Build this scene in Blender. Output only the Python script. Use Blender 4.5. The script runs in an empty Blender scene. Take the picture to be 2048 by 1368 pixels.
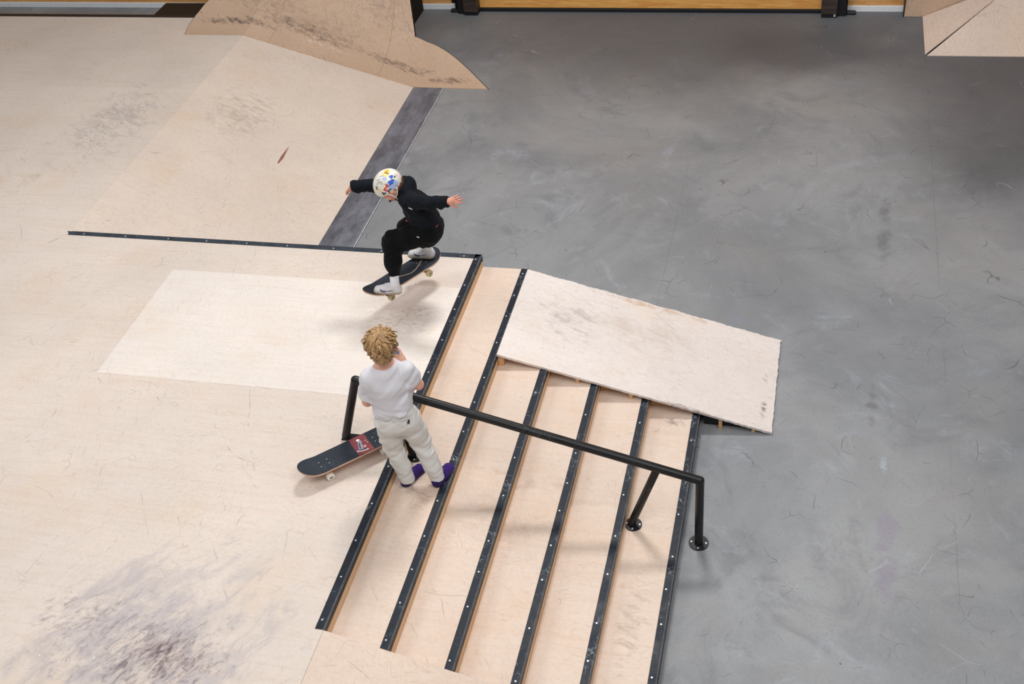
import bpy, bmesh, math, random
import numpy as np
from mathutils import Vector, Matrix

scene = bpy.context.scene
COL = scene.collection
random.seed(7)

# ------------------------------------------------------------------ camera
cam_d = bpy.data.cameras.new('camera')
cam = bpy.data.objects.new('camera', cam_d)
COL.objects.link(cam)
cam.matrix_world = Matrix(((0.96834216, -0.07320673, 0.23865088, 2.38400),
                           (0.22885281, 0.64217902, -0.73159585, -5.02416),
                           (-0.09969885, 0.76305103, 0.63860259, 5.76831),
                           (0, 0, 0, 1)))
cam_d.sensor_fit = 'HORIZONTAL'
cam_d.sensor_width = 36
cam_d.lens = 2334.63 / 2048 * 36
cam_d.clip_end = 100
cam_d.dof.use_dof = True
cam_d.dof.focus_distance = 7.6
cam_d.dof.aperture_fstop = 9.0
scene.camera = cam

# ------------------------------------------------------------------ light
w = bpy.data.worlds.new('hall_ambience')
scene.world = w
w.use_nodes = True
w.node_tree.nodes['Background'].inputs[0].default_value = (0.96, 0.98, 1.0, 1)
w.node_tree.nodes['Background'].inputs[1].default_value = 0.26

def area(name, loc, target, sx, sy, power, col=(1, 1, 1)):
    l = bpy.data.lights.new(name, 'AREA')
    l.shape = 'RECTANGLE'
    l.size, l.size_y, l.energy, l.color = sx, sy, power, col
    o = bpy.data.objects.new(name, l)
    COL.objects.link(o)
    o.location = loc
    d = Vector(target) - Vector(loc)
    o.rotation_euler = d.to_track_quat('-Z', 'Y').to_euler()
    return o
area('hall_lamp_or_fill', (0.6, 3.6, 7.4), (0.6, 0.6, 0), 1.4, 0.9, 275, (1, 0.992, 0.978))
area('hall_lamp_or_fill', (-5.0, 0.2, 7.4), (-1.5, 0.0, 0), 2.6, 3.4, 160, (1, 0.992, 0.978))
area('hall_lamp_or_fill', (0.5, -4.6, 8.2), (0.6, -0.8, 0), 5.0, 3.0, 176, (1, 0.99, 0.975))  # soft fill over the camera, unseen and added for brightness
area('hall_lamp_or_fill', (4.5, -2.5, 8.0), (2.4, -0.5, 0), 3.0, 3.0, 205, (1, 0.99, 0.975))

scene.view_settings.view_transform = 'Standard'
scene.view_settings.look = 'None'
scene.view_settings.gamma = 1.0
scene.view_settings.use_curve_mapping = False
scene.view_settings.exposure = 0.0

# ------------------------------------------------------------------ dimensions (metres)
D, RISE = 0.35, 0.10725          # tread depth, rise
H = 6 * RISE                     # platform height
YB, YN = 1.816, -1.634           # far and near end of the stairs
XS = -3.553                      # top of the bank
XT = -1.795                      # foot of the bank
YW = 7.50                        # back wall

# ------------------------------------------------------------------ node helpers
def srgb(r, g, b):
    f = lambda c: (c / 255 / 12.92) if c / 255 <= 0.04045 else ((c / 255 + 0.055) / 1.055) ** 2.4
    return (f(r), f(g), f(b), 1)

class NT:
    def __init__(s, name):
        s.m = bpy.data.materials.new(name)
        s.m.use_nodes = True
        s.t = s.m.node_tree
        s.b = s.t.nodes['Principled BSDF']
    def n(s, typ, **kw):
        nd = s.t.nodes.new(typ)
        for k, v in kw.items():
            setattr(nd, k, v)
        return nd
    def put(s, sock, v):
        if v is None:
            return
        if isinstance(v, bpy.types.NodeSocket):
            s.t.links.new(v, sock)
        else:
            sock.default_value = v
    def pos(s):
        return s.n('ShaderNodeNewGeometry').outputs['Position']
    def objc(s):
        return s.n('ShaderNodeTexCoord').outputs['Object']
    def rnd(s):
        return s.n('ShaderNodeObjectInfo').outputs['Random']
    def map(s, v, sc=(1, 1, 1), rot=(0, 0, 0), loc=(0, 0, 0)):
        m = s.n('ShaderNodeMapping')
        s.put(m.inputs[0], v)
        m.inputs['Location'].default_value = loc
        m.inputs['Rotation'].default_value = rot
        m.inputs['Scale'].default_value = sc
        return m.outputs[0]
    def noise(s, v, sc, det=4, ro=0.55, dist=0.0):
        m = s.n('ShaderNodeTexNoise')
        s.put(m.inputs['Vector'], v)
        m.inputs['Scale'].default_value = sc
        m.inputs['Detail'].default_value = det
        m.inputs['Roughness'].default_value = ro
        m.inputs['Distortion'].default_value = dist
        return m.outputs['Fac']
    def vor(s, v, sc, feat='F1'):
        m = s.n('ShaderNodeTexVoronoi', feature=feat)
        s.put(m.inputs['Vector'], v)
        m.inputs['Scale'].default_value = sc
        return m.outputs['Distance']
    def math(s, op, a, b=None, c=None, clamp=False):
        m = s.n('ShaderNodeMath', operation=op)
        m.use_clamp = clamp
        for i, x in enumerate((a, b, c)):
            s.put(m.inputs[i], x)
        return m.outputs[0]
    def rng(s, v, a, b, c=0.0, d=1.0, smooth=True):
        m = s.n('ShaderNodeMapRange')
        m.interpolation_type = 'SMOOTHSTEP' if smooth else 'LINEAR'
        s.put(m.inputs[0], v)
        for i, x in enumerate((a, b, c, d)):
            m.inputs[1 + i].default_value = x
        return m.outputs[0]
    def mix(s, f, a, b, typ='MIX'):
        m = s.n('ShaderNodeMix', data_type='RGBA', blend_type=typ)
        s.put(m.inputs[0], f)
        s.put(m.inputs[6], a)
        s.put(m.inputs[7], b)
        return m.outputs[2]
    def bump(s, h, st=0.2, dist=0.01):
        m = s.n('ShaderNodeBump')
        m.inputs['Strength'].default_value = st
        m.inputs['Distance'].default_value = dist
        s.put(m.inputs['Height'], h)
        s.t.links.new(m.outputs[0], s.b.inputs['Normal'])
    def spot(s, v, c, rx, ry, soft=0.9):
        """smooth elliptical mask around point c (x, y)"""
        m = s.map(v, (1 / rx, 1 / ry, 0), (0, 0, 0), (-c[0] / rx, -c[1] / ry, 0))
        l = s.n('ShaderNodeVectorMath', operation='LENGTH')
        s.put(l.inputs[0], m)
        return s.rng(l.outputs['Value'], 1.0, 1.0 - soft)
    def scratch(s, v, sc, width, seed, breakup=0.55, bs=3.0):
        """thin curved lines: contour of a smooth noise, broken up by another"""
        warp = s.n('ShaderNodeTexNoise')
        s.put(warp.inputs['Vector'], s.map(v, loc=(seed, 0, seed)))
        warp.inputs['Scale'].default_value = sc * 1.1
        warp.inputs['Detail'].default_value = 1.0
        mx = s.n('ShaderNodeMix', data_type='VECTOR')
        mx.inputs[0].default_value = 0.22
        s.put(mx.inputs[4], s.map(v, (1, 1, 0), rot=(0, 0, seed), loc=(seed, seed * 1.7, 0)))
        s.put(mx.inputs[5], warp.outputs['Color'])
        d = s.vor(mx.outputs[1], sc, 'DISTANCE_TO_EDGE')
        line = s.rng(d, width, width * 0.2)
        br = s.noise(s.map(v, loc=(seed * 3.1, -seed, 0)), bs, 3, 0.6)
        return s.math('MULTIPLY', line, s.rng(br, breakup, breakup + 0.08))
    def strokes(s, v, ang, length, thin, thr, seed):
        """short straight scuffs in one direction"""
        n = s.noise(s.map(s.map(v, rot=(0, 0, ang)), (length, thin, length), loc=(seed, seed, 0)), 1.0, 2, 0.5)
        return s.rng(n, thr, thr + 0.07)
    def out(s, col, rough=0.6, spec=0.5, metal=0.0):
        s.put(s.b.inputs['Base Color'], col)
        s.put(s.b.inputs['Roughness'], rough)
        s.b.inputs['Specular IOR Level'].default_value = spec
        s.b.inputs['Metallic'].default_value = metal
        return s.m

def plain(name, c, rough=0.6, spec=0.5, metal=0.0, var=0.12, sc=20):
    t = NT(name)
    n = t.noise(t.objc(), sc, 3)
    col = t.mix(t.rng(n, 0.3, 0.7, smooth=False), tuple(x * (1 - var) for x in c[:3]) + (1,), tuple(min(1, x * (1 + var)) for x in c[:3]) + (1,))
    return t.out(col, rough, spec, metal)

def plywood(name, c, dark, grain_rot=0.0, scuff=0.5, patches=(), rand=0.02, stroke_ang=(0.2, 1.3, -0.7), rough=0.62):
    t = NT(name)
    v = t.pos()
    big = t.noise(v, 0.9, 4, 0.6)
    lo = tuple(x * 0.90 for x in c[:3]) + (1,)
    col = t.mix(t.rng(big, 0.3, 0.7), lo, c)
    # warm bare patches
    warm = t.noise(t.map(v, loc=(4.2, 1.3, 0)), 1.7, 3, 0.6)
    col = t.mix(t.math('MULTIPLY', t.rng(warm, 0.5, 0.75), 0.45), col, (c[0] * 0.94, c[1] * 0.84, c[2] * 0.72, 1))
    # wood grain
    gv = t.map(t.map(v, rot=(0, 0, grain_rot)), (1.2, 22, 22))
    gr = t.noise(gv, 1.6, 5, 0.65, 0.8)
    col = t.mix(t.math('MULTIPLY', t.rng(gr, 0.42, 0.72), 0.22), col, (c[0] * 0.78, c[1] * 0.66, c[2] * 0.55, 1))
    # fine mottling of the worn lacquer
    fm = t.noise(t.map(v, loc=(2, 6, 0)), 42, 3, 0.6)
    col = t.mix(t.math('MULTIPLY', t.rng(fm, 0.42, 0.66), 0.16), col, (c[0] * 0.70, c[1] * 0.66, c[2] * 0.62, 1))
    # scuffs
    acc = None
    for i, (sc, wd, bk) in enumerate(((1.3, 0.0030, 0.54), (2.0, 0.0042, 0.55), (3.1, 0.0060, 0.57), (0.8, 0.0020, 0.54), (4.6, 0.0080, 0.58))):
        a = t.math('MULTIPLY', t.scratch(v, sc, wd, 3.3 + i * 7.1, bk, 6.0), 0.75)
        acc = a if acc is None else t.math('MAXIMUM', acc, a)
    for i, a in enumerate(stroke_ang):
        k = t.strokes(v, a, 7.0, 120, 0.66, 2.7 + 5 * i)
        k2 = t.strokes(v, a + 0.35, 14.0, 170, 0.63, 1.7 + 3 * i)
        k = t.math('MAXIMUM', k, t.math('MULTIPLY', k2, 0.7))
        k = t.math('MULTIPLY', k, t.rng(t.noise(t.map(v, loc=(9 * i, 2, 0)), 0.9, 3), 0.38, 0.60))
        acc = t.math('MAXIMUM', acc, t.math('MULTIPLY', k, 0.65))
    mott = t.rng(t.noise(v, 1.5, 5, 0.7), 0.3, 0.7, 0.35, 1.0)
    col = t.mix(t.math('MULTIPLY', t.math('MULTIPLY', acc, mott), min(scuff * 0.95, 1.0)), col, dark)
    # fine grime
    gm = t.rng(t.noise(v, 34, 4, 0.7), 0.55, 0.8)
    gm2 = t.rng(t.noise(t.map(v, loc=(3, 8, 1)), 1.4, 4, 0.65), 0.45, 0.72)
    col = t.mix(t.math('MULTIPLY', t.math('MULTIPLY', gm, gm2), 0.5 * scuff), col, dark)
    # specks
    sp = t.rng(t.vor(v, 5.5), 0.035, 0.02)
    col = t.mix(t.math('MULTIPLY', sp, 0.5), col, dark)
    # worn stains with a place of their own: (x, y, rx, ry, colour, amount, noise scale, threshold)
    for i, pp_ in enumerate(patches):
        px, py, rx, ry, pc, amt, ns, th = pp_[:8]
        ang = pp_[8] if len(pp_) > 8 else 0.05 + 0.12 * i
        m = t.spot(v, (px, py), rx, ry)
        a = t.noise(t.map(t.map(v, rot=(0, 0, ang)), (ns * 0.8, ns * 1.7, ns), loc=(i * 3.7, i * 1.9, 0)), 1.0, 6, 0.72, 0.7)
        a = t.math('ADD', a, t.math('MULTIPLY', t.math('SUBTRACT', m, 1.0), 0.33))
        col = t.mix(t.math('MULTIPLY', t.rng(a, th - 0.03, th + 0.24), amt), col, pc)
    if rand:
        r = t.rng(t.rnd(), 0, 1, 1 - rand, 1 + rand * 0.4, smooth=False)
        vm = t.n('ShaderNodeVectorMath', operation='SCALE')
        t.put(vm.inputs[0], col)
        t.put(vm.inputs['Scale'], r)
        col = vm.outputs[0]
    t.bump(gr, 0.06, 0.004)
    return t.out(col, rough, 0.35)

DARK = srgb(120, 104, 98)
PURP = srgb(96, 66, 76)
GREY = srgb(150, 142, 145)
M = {}
M['deck'] = plywood('worn_plywood', srgb(231, 217, 206), DARK, 0.0, 0.6, patches=(
    (-1.0, -1.85, 1.5, 1.2, srgb(186, 178, 180), 0.75, 4.0, 0.36, -1.0), (-0.95, -1.95, 1.3, 0.9, srgb(146, 136, 142), 0.7, 16.0, 0.44, -1.1), (-0.84, -1.98, 0.85, 0.6, srgb(112, 98, 108), 0.85, 15.0, 0.46, -0.9), (-0.82, -1.93, 0.60, 0.36, srgb(92, 54, 62), 0.95, 17.0, 0.47, -1.2),
    (-1.4, -1.75, 0.8, 0.5, srgb(128, 112, 118), 0.7, 16.0, 0.48, -0.6),
    (-4.1, 3.55, 0.95, 1.75, srgb(178, 168, 164), 0.6, 7.0, 0.42), (-4.1, 3.6, 0.8, 1.5, srgb(140, 128, 124), 0.5, 22.0, 0.47),
    (-4.5, 2.6, 1.0, 0.8, srgb(196, 172, 146), 0.6, 3.0, 0.5), (-6.7, 5.2, 0.9, 0.8, srgb(205, 165, 150), 0.75, 2.0, 0.47)))
M['bank'] = plywood('bank_plywood', srgb(233, 217, 204), DARK, 0.0, 0.55, patches=(
    (-3.05, 4.15, 0.75, 1.0, srgb(172, 156, 142), 0.55, 12.0, 0.43), (-2.9, 3.3, 0.9, 0.5, srgb(196, 175, 152), 0.5, 6.0, 0.52)))
M['new_sheet'] = plywood('new_plywood', srgb(242, 232, 224), srgb(132, 112, 100), 0.0, 0.42, patches=(
    (-0.40, 1.0, 0.80, 0.62, srgb(150, 128, 110), 0.75, 16.0, 0.50), (-0.45, 0.75, 0.95, 0.45, srgb(226, 204, 182), 0.6, 4.0, 0.48)), rand=0)
M['tread'] = plywood('tread_plywood', srgb(232, 211, 195), srgb(128, 106, 94), 0.0, 0.5, stroke_ang=(0.1, 0.9, -0.4), rand=0.03, patches=((0.55, -0.55, 0.9, 0.35, srgb(196, 166, 144), 0.6, 3.0, 0.40), (0.9, -0.15, 0.9, 0.12, srgb(186, 158, 138), 0.5, 5.0, 0.40), (1.55, -0.9, 0.25, 0.9, srgb(170, 146, 128), 0.55, 9.0, 0.45), (0.2, -0.5, 0.25, 0.3, srgb(150, 128, 116), 0.5, 10.0, 0.44), (1.6, 0.75, 0.2, 0.1, srgb(110, 96, 90), 0.7, 9.0, 0.40)))
M['kick'] = plywood('kicker_plywood', srgb(238, 227, 221), srgb(128, 112, 108), 0.0, 0.6, stroke_ang=(-0.05, 0.06, 0.0), rand=0, patches=(
    (0.75, 1.40, 0.6, 0.6, srgb(176, 162, 156), 0.6, 9.0, 0.43), (1.3, 1.45, 0.9, 0.5, srgb(206, 186, 172), 0.6, 6.0, 0.43), (1.7, 0.83, 0.4, 0.04, srgb(110, 92, 84), 0.8, 9.0, 0.42), (2.17, 1.02, 0.05, 0.20, PURP, 0.95, 10.0, 0.40),
    (2.17, 1.34, 0.06, 0.16, srgb(120, 110, 112), 0.8, 10.0, 0.42), (1.3, 1.78, 1.0, 0.07, srgb(196, 160, 128), 0.7, 9.0, 0.42)))
M['quarter'] = plywood('scuffed_birch', srgb(214, 184, 159), srgb(90, 76, 70), 0.0, 0.85, stroke_ang=(1.2, 0.8, 1.5), patches=(
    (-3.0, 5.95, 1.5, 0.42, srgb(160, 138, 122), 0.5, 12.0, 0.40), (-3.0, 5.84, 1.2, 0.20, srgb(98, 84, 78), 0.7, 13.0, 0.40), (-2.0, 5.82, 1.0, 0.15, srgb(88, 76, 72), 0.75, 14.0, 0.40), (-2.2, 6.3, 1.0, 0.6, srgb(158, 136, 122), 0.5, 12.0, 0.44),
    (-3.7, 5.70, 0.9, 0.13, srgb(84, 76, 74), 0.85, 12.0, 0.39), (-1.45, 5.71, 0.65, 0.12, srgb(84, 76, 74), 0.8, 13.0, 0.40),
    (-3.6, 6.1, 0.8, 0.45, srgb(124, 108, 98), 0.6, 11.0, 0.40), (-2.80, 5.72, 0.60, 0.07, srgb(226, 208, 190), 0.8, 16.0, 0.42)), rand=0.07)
M['hip'] = plywood('hip_plywood', srgb(244, 224, 210), srgb(90, 78, 76), 1.57, 0.7, stroke_ang=(1.2, 0.8, 1.5), patches=(
    (3.95, 7.0, 0.6, 0.5, srgb(150, 128, 118), 0.7, 9.0, 0.52),), rand=0.04)
M['shaded_timber'] = plain('shaded_timber', srgb(176, 140, 104), 0.75, 0.3, var=0.15, sc=9)  # darker copy of raw timber, with the kicker's shade put into the colour
M['edge_wood'] = plain('raw_timber', srgb(214, 170, 124), 0.7, 0.3, var=0.1, sc=9)
M['riser'] = plywood('riser_plywood', srgb(238, 198, 154), srgb(150, 116, 84), 1.2, 0.3, rand=0.04)

# black painted steel with chipped silver scratches
def steel(name, c, chips=0.6, rough=0.42, chip_col=srgb(176, 184, 192), world=True):
    t = NT(name)
    v = t.pos() if world else t.objc()
    n = t.noise(v, 9, 5, 0.65)
    col = t.mix(t.rng(n, 0.3, 0.75), c, tuple(x * 1.7 for x in c[:3]) + (1,))
    ch = t.math('MAXIMUM', t.scratch(v, 12, 0.03, 2.0, 0.54, 6), t.rng(t.noise(t.map(v, (30, 12, 30)), 1.0, 5, 0.75), 0.66, 0.72))
    col = t.mix(t.math('MULTIPLY', ch, chips), col, chip_col)
    return t.out(col, t.rng(n, 0.2, 0.8, rough - 0.05, rough + 0.2), 0.3, 0.0)
M['nosing'] = steel('chipped_black_steel', srgb(27, 32, 41), 0.5)
M['coping'] = steel('black_coping_steel', srgb(48, 54, 62), 0.25)
M['rail'] = steel('black_rail_steel', srgb(26, 26, 28), 0.25, 0.30, srgb(120, 112, 112))
M['worn_edge'] = plain('worn_bright_steel', srgb(206, 208, 210), 0.4, 0.5, 0.0, var=0.3, sc=30)
M['screw'] = plain('zinc_screw', srgb(225, 228, 232), 0.3, 0.6, 0.3)
M['black'] = plain('black_paint_or_dark_gap', srgb(24, 25, 29), 0.5)
M['dark_void'] = plain('dark_framing', srgb(46, 40, 36), 0.85, 0.1)

def strip_mat():
    t = NT('transition_steel')
    v = t.pos()
    n = t.noise(t.map(v, (3, 1.2, 1)), 2.0, 6, 0.7)
    col = t.mix(t.rng(n, 0.3, 0.7), srgb(92, 93, 102), srgb(136, 137, 148))
    n2 = t.noise(t.map(v, (6, 2.2, 1), loc=(3, 1, 0)), 1.5, 5, 0.75)
    col = t.mix(t.math('MULTIPLY', t.rng(n2, 0.52, 0.66), 0.55), col, srgb(66, 66, 76))
    return t.out(col, t.rng(n, 0.2, 0.8, 0.38, 0.6), 0.5, 0.15)
M['strip'] = strip_mat()

def concrete():
    t = NT('polished_concrete')
    v = t.pos()
    a = t.noise(v, 0.55, 6, 0.62, 0.5)
    col = t.mix(t.rng(a, 0.32, 0.68), srgb(130, 132, 136), srgb(157, 158, 160))
    b = t.noise(t.map(v, loc=(7, 3, 0)), 1.6, 7, 0.7, 0.9)
    col = t.mix(t.math('MULTIPLY', t.rng(b, 0.5, 0.72), 0.5), col, srgb(112, 113, 118))
    c = t.noise(t.map(v, loc=(1, 9, 0)), 2.1, 6, 0.7, 1.2)
    col = t.mix(t.math('MULTIPLY', t.rng(c, 0.54, 0.74), 0.45), col, srgb(172, 177, 187))
    warm = t.noise(t.map(v, loc=(11, 5, 0)), 0.8, 4, 0.6)
    col = t.mix(t.math('MULTIPLY', t.rng(warm, 0.5, 0.7), 0.3), col, srgb(152, 146, 142))
    # trowel / tyre smears and stains
    for (px, py, rx, ry, pc, amt, ns, th) in (
            (2.98, -0.1, 0.16, 0.85, srgb(148, 138, 154), 0.6, 3.0, 0.36), (2.90, 1.2, 0.10, 0.7, srgb(104, 104, 110), 0.6, 4.0, 0.40),
            (2.98, 0.62, 0.06, 0.22, srgb(180, 190, 200), 0.6, 5.0, 0.36), (3.0, 3.4, 0.16, 1.9, srgb(96, 97, 102), 0.5, 3.0, 0.40),
            (2.3, 7.0, 1.3, 0.32, srgb(150, 156, 168), 0.5, 4.0, 0.46), (-1.5, 7.2, 0.8, 0.2, srgb(160, 164, 170), 0.5, 4.0, 0.46),
            (1.9, 2.0, 0.45, 0.35, srgb(132, 143, 160), 0.6, 2.0, 0.40), 
            
            (2.1, -1.0, 0.4, 0.8, srgb(108, 102, 112), 0.6, 9.0, 0.50), (-0.1, 3.1, 0.35, 0.4, srgb(108, 109, 110), 0.5, 4.0, 0.44)):
        m = t.spot(v, (px, py), rx, ry, 0.95)
        k = t.noise(t.map(v, (ns, ns, ns), loc=(px, py * 2, 0)), 1.0, 6, 0.68, 0.8)
        k = t.math('ADD', k, t.math('MULTIPLY', t.math('SUBTRACT', m, 1.0), 0.35))
        col = t.mix(t.math('MULTIPLY', t.rng(k, th, th + 0.2), amt), col, pc)
    # broad soft areas where the slab colour gets darker towards the doors
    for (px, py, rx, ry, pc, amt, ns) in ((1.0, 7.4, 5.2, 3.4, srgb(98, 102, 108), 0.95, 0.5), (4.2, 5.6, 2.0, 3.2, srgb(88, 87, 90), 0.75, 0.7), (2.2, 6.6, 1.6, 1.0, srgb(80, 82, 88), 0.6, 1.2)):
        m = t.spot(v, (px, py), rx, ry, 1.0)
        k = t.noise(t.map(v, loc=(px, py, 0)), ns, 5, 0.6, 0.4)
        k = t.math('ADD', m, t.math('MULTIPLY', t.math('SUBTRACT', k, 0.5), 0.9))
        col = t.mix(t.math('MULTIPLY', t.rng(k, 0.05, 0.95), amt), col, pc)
    # saw-cut joints
    sx = t.n('ShaderNodeSeparateXYZ')
    t.put(sx.inputs[0], v)
    wob = t.math('MULTIPLY', t.math('SUBTRACT', t.noise(v, 3, 3), 0.5), 0.01)
    for axis, p in ((0, -0.31), (0, 1.274), (0, 3.40), (1, 4.70), (1, -1.9)):
        d = t.math('ABSOLUTE', t.math('ADD', t.math('SUBTRACT', sx.outputs[axis], p), wob))
        ln = t.math('MULTIPLY', t.rng(d, 0.006, 0.002), t.rng(t.noise(v, 1.1, 3), 0.42, 0.6))
        col = t.mix(t.math('MULTIPLY', ln, 0.22), col, srgb(84, 84, 86))
    # scratches and specks
    s1 = t.math('MAXIMUM', t.scratch(v, 2.2, 0.006, 5.0, 0.54), t.scratch(v, 3.9, 0.010, 8.0, 0.55))
    s1 = t.math('MAXIMUM', s1, t.math('MULTIPLY', t.strokes(v, 0.9, 5, 90, 0.69, 14), 0.7))
    s1 = t.math('MAXIMUM', s1, t.math('MULTIPLY', t.strokes(v, 0.15, 4, 70, 0.70, 4), 0.7))
    col = t.mix(t.math('MULTIPLY', s1, 0.5), col, srgb(70, 70, 74))
    col = t.mix(t.math('MULTIPLY', t.scratch(v, 1.8, 0.005, 12.0, 0.55), 0.3), col, srgb(190, 192, 196))
    col = t.mix(t.math('MULTIPLY', t.rng(t.vor(v, 3.3), 0.035, 0.02), 0.6), col, srgb(60, 60, 62))
    f = t.noise(v, 60, 3, 0.6)
    col = t.mix(t.math('MULTIPLY', t.rng(f, 0.5, 0.75), 0.25), col, srgb(96, 96, 98))
    return t.out(col, t.rng(b, 0.3, 0.7, 0.42, 0.6), 0.4)
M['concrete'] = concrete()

def wallwood(name, c1, c2):
    t = NT(name)
    v = t.pos()
    n = t.noise(t.map(v, (2.0, 1, 34)), 1.4, 6, 0.7, 1.2)
    col = t.mix(t.rng(n, 0.35, 0.68), c1, c2)
    return t.out(col, 0.5, 0.4)
M['wall'] = wallwood('oak_wall_panel', srgb(212, 150, 88), srgb(244, 190, 124))
M['door'] = wallwood('oak_door_panel', srgb(226, 152, 78), srgb(252, 196, 112))
M['white'] = plain('white_paint', srgb(244, 247, 250), 0.45, var=0.04)
M['brown_block'] = wallwood('brown_block_wood', srgb(52, 42, 38), srgb(78, 66, 60))

# ------------------------------------------------------------------ mesh helpers
def link(o, parent=None):
    COL.objects.link(o)
    if parent is not None:
        o.parent = parent
    return o
def obj(name, verts, faces, mat, parent=None, smooth=False, loc=None):
    me = bpy.data.meshes.new(name)
    me.from_pydata([tuple(map(float, v)) for v in verts], [], [tuple(f) for f in faces])
    me.materials.append(M[mat] if isinstance(mat, str) else mat)
    if smooth:
        me.polygons.foreach_set('use_smooth', [True] * len(me.polygons))
    me.update()
    o = bpy.data.objects.new(name, me)
    if loc is not None:
        o.location = loc
    return link(o, parent)
def from_bm(name, bm, mat, parent=None, smooth=False, loc=None):
    me = bpy.data.meshes.new(name)
    bmesh.ops.recalc_face_normals(bm, faces=bm.faces[:])
    bm.to_mesh(me)
    bm.free()
    me.materials.append(M[mat] if isinstance(mat, str) else mat)
    if smooth:
        me.polygons.foreach_set('use_smooth', [True] * len(me.polygons))
    o = bpy.data.objects.new(name, me)
    if loc is not None:
        o.location = loc
    return link(o, parent)
def thing(name, label, cat, loc=(0, 0, 0), group=None):
    o = bpy.data.objects.new(name, None)
    o.empty_display_size = 0.1
    COL.objects.link(o)
    o.location = loc
    return tag(o, label, cat, group)
def tag(o, label, cat, group=None):
    o['label'] = label
    o['category'] = cat
    if group:
        o['group'] = group
    return o
def struct(o):
    o['kind'] = 'structure'
    return o
BOXF = [(0, 1, 3, 2), (4, 6, 7, 5), (0, 4, 5, 1), (2, 3, 7, 6), (0, 2, 6, 4), (1, 5, 7, 3)]
def boxv(x0, x1, y0, y1, z0, z1):
    return [(x, y, z) for x in (x0, x1) for y in (y0, y1) for z in (z0, z1)]
def box(name, x0, x1, y0, y1, z0, z1, mat, parent=None, bev=0.0):
    bm = bmesh.new()
    vs = [bm.verts.new(v) for v in boxv(x0, x1, y0, y1, z0, z1)]
    for f in BOXF:
        bm.faces.new([vs[i] for i in f])
    if bev:
        bmesh.ops.bevel(bm, geom=bm.edges[:], offset=bev, segments=1, affect='EDGES')
    return from_bm(name, bm, mat, parent)
def prism(name, poly, z0, z1, mat, parent=None, axis='z'):
    """extrude a 2-D polygon; axis gives the extrusion direction"""
    n = len(poly)
    if axis == 'z':
        P = lambda a, b, c: (a, b, c)
    elif axis == 'y':
        P = lambda a, b, c: (a, c, b)
    else:
        P = lambda a, b, c: (c, a, b)
    bm = bmesh.new()
    lo = [bm.verts.new(P(a, b, z0)) for a, b in poly]
    hi = [bm.verts.new(P(a, b, z1)) for a, b in poly]
    bm.faces.new(lo)
    bm.faces.new(hi)
    for i in range(n):
        bm.faces.new((lo[i], lo[(i + 1) % n], hi[(i + 1) % n], hi[i]))
    return from_bm(name, bm, mat, parent)
def frame_for(d):
    d = Vector(d).normalized()
    u = d.orthogonal().normalized()
    if abs(d.z) < 0.95:
        u = d.cross(Vector((0, 0, 1))).normalized()
    return d, u, d.cross(u).normalized()
def tube_bm(bm, a, b, ra, rb=None, seg=16, caps=True):
    rb = ra if rb is None else rb
    a, b = Vector(a), Vector(b)
    d, u, v = frame_for(b - a)
    r1 = [bm.verts.new(a + (u * math.cos(t) + v * math.sin(t)) * ra) for t in [2 * math.pi * i / seg for i in range(seg)]]
    r2 = [bm.verts.new(b + (u * math.cos(t) + v * math.sin(t)) * rb) for t in [2 * math.pi * i / seg for i in range(seg)]]
    for i in range(seg):
        bm.faces.new((r1[i], r1[(i + 1) % seg], r2[(i + 1) % seg], r2[i]))
    if caps:
        bm.faces.new(r1[::-1])
        bm.faces.new(r2)
def path_bm(bm, pts, rads, seg=12):
    pts = [Vector(p) for p in pts]
    n = len(pts)
    rings = []
    for i, p in enumerate(pts):
        d = (pts[min(i + 1, n - 1)] - pts[max(i - 1, 0)])
        d, u, v = frame_for(d)
        if rings:
            # parallel transport
            u = (pu - d * pu.dot(d)).normalized()
            v = d.cross(u)
        pu = u
        r = rads[i] if hasattr(rads, '__len__') else rads
        rings.append([bm.verts.new(p + (u * math.cos(t) + v * math.sin(t)) * r) for t in [2 * math.pi * k / seg for k in range(seg)]])
    for a, b in zip(rings, rings[1:]):
        for k in range(seg):
            bm.faces.new((a[k], a[(k + 1) % seg], b[(k + 1) % seg], b[k]))
    bm.faces.new(rings[0][::-1])
    bm.faces.new(rings[-1])
def smooth_by_angle(o, ang=0.7):
    me = o.data
    me.polygons.foreach_set('use_smooth', [True] * len(me.polygons))
    bm = bmesh.new()
    bm.from_mesh(me)
    for e in bm.edges:
        e.smooth = not (len(e.link_faces) == 2 and e.calc_face_angle(0) > ang)
    bm.to_mesh(me)
    bm.free()
    return o
def cyl(name, a, b, r, mat, parent=None, seg=20, rb=None):
    bm = bmesh.new()
    tube_bm(bm, a, b, r, rb, seg)
    return smooth_by_angle(from_bm(name, bm, mat, parent))

# shared screw mesh
_bm = bmesh.new()
tube_bm(_bm, (0, 0, 0), (0, 0, 0.0022), 0.0065, 0.005, 8)
SCREW = bpy.data.meshes.new('screw')
_bm.to_mesh(SCREW)
_bm.free()
SCREW.materials.append(M['screw'])
def screw(loc, parent, rot=None):
    o = bpy.data.objects.new('screw', SCREW)
    o.location = loc
    if rot is not None:
        o.rotation_euler = rot
    return link(o, parent)

# ------------------------------------------------------------------ the hall
bm = bmesh.new()
bmesh.ops.create_grid(bm, x_segments=1, y_segments=1, size=1)
for v in bm.verts:
    v.co = Vector((-11 if v.co.x < 0 else 10, -7 if v.co.y < 0 else YW + 0.2, 0))
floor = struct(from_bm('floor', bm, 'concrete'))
floor['label'] = 'grey polished concrete floor with stains and scuffs'

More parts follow.
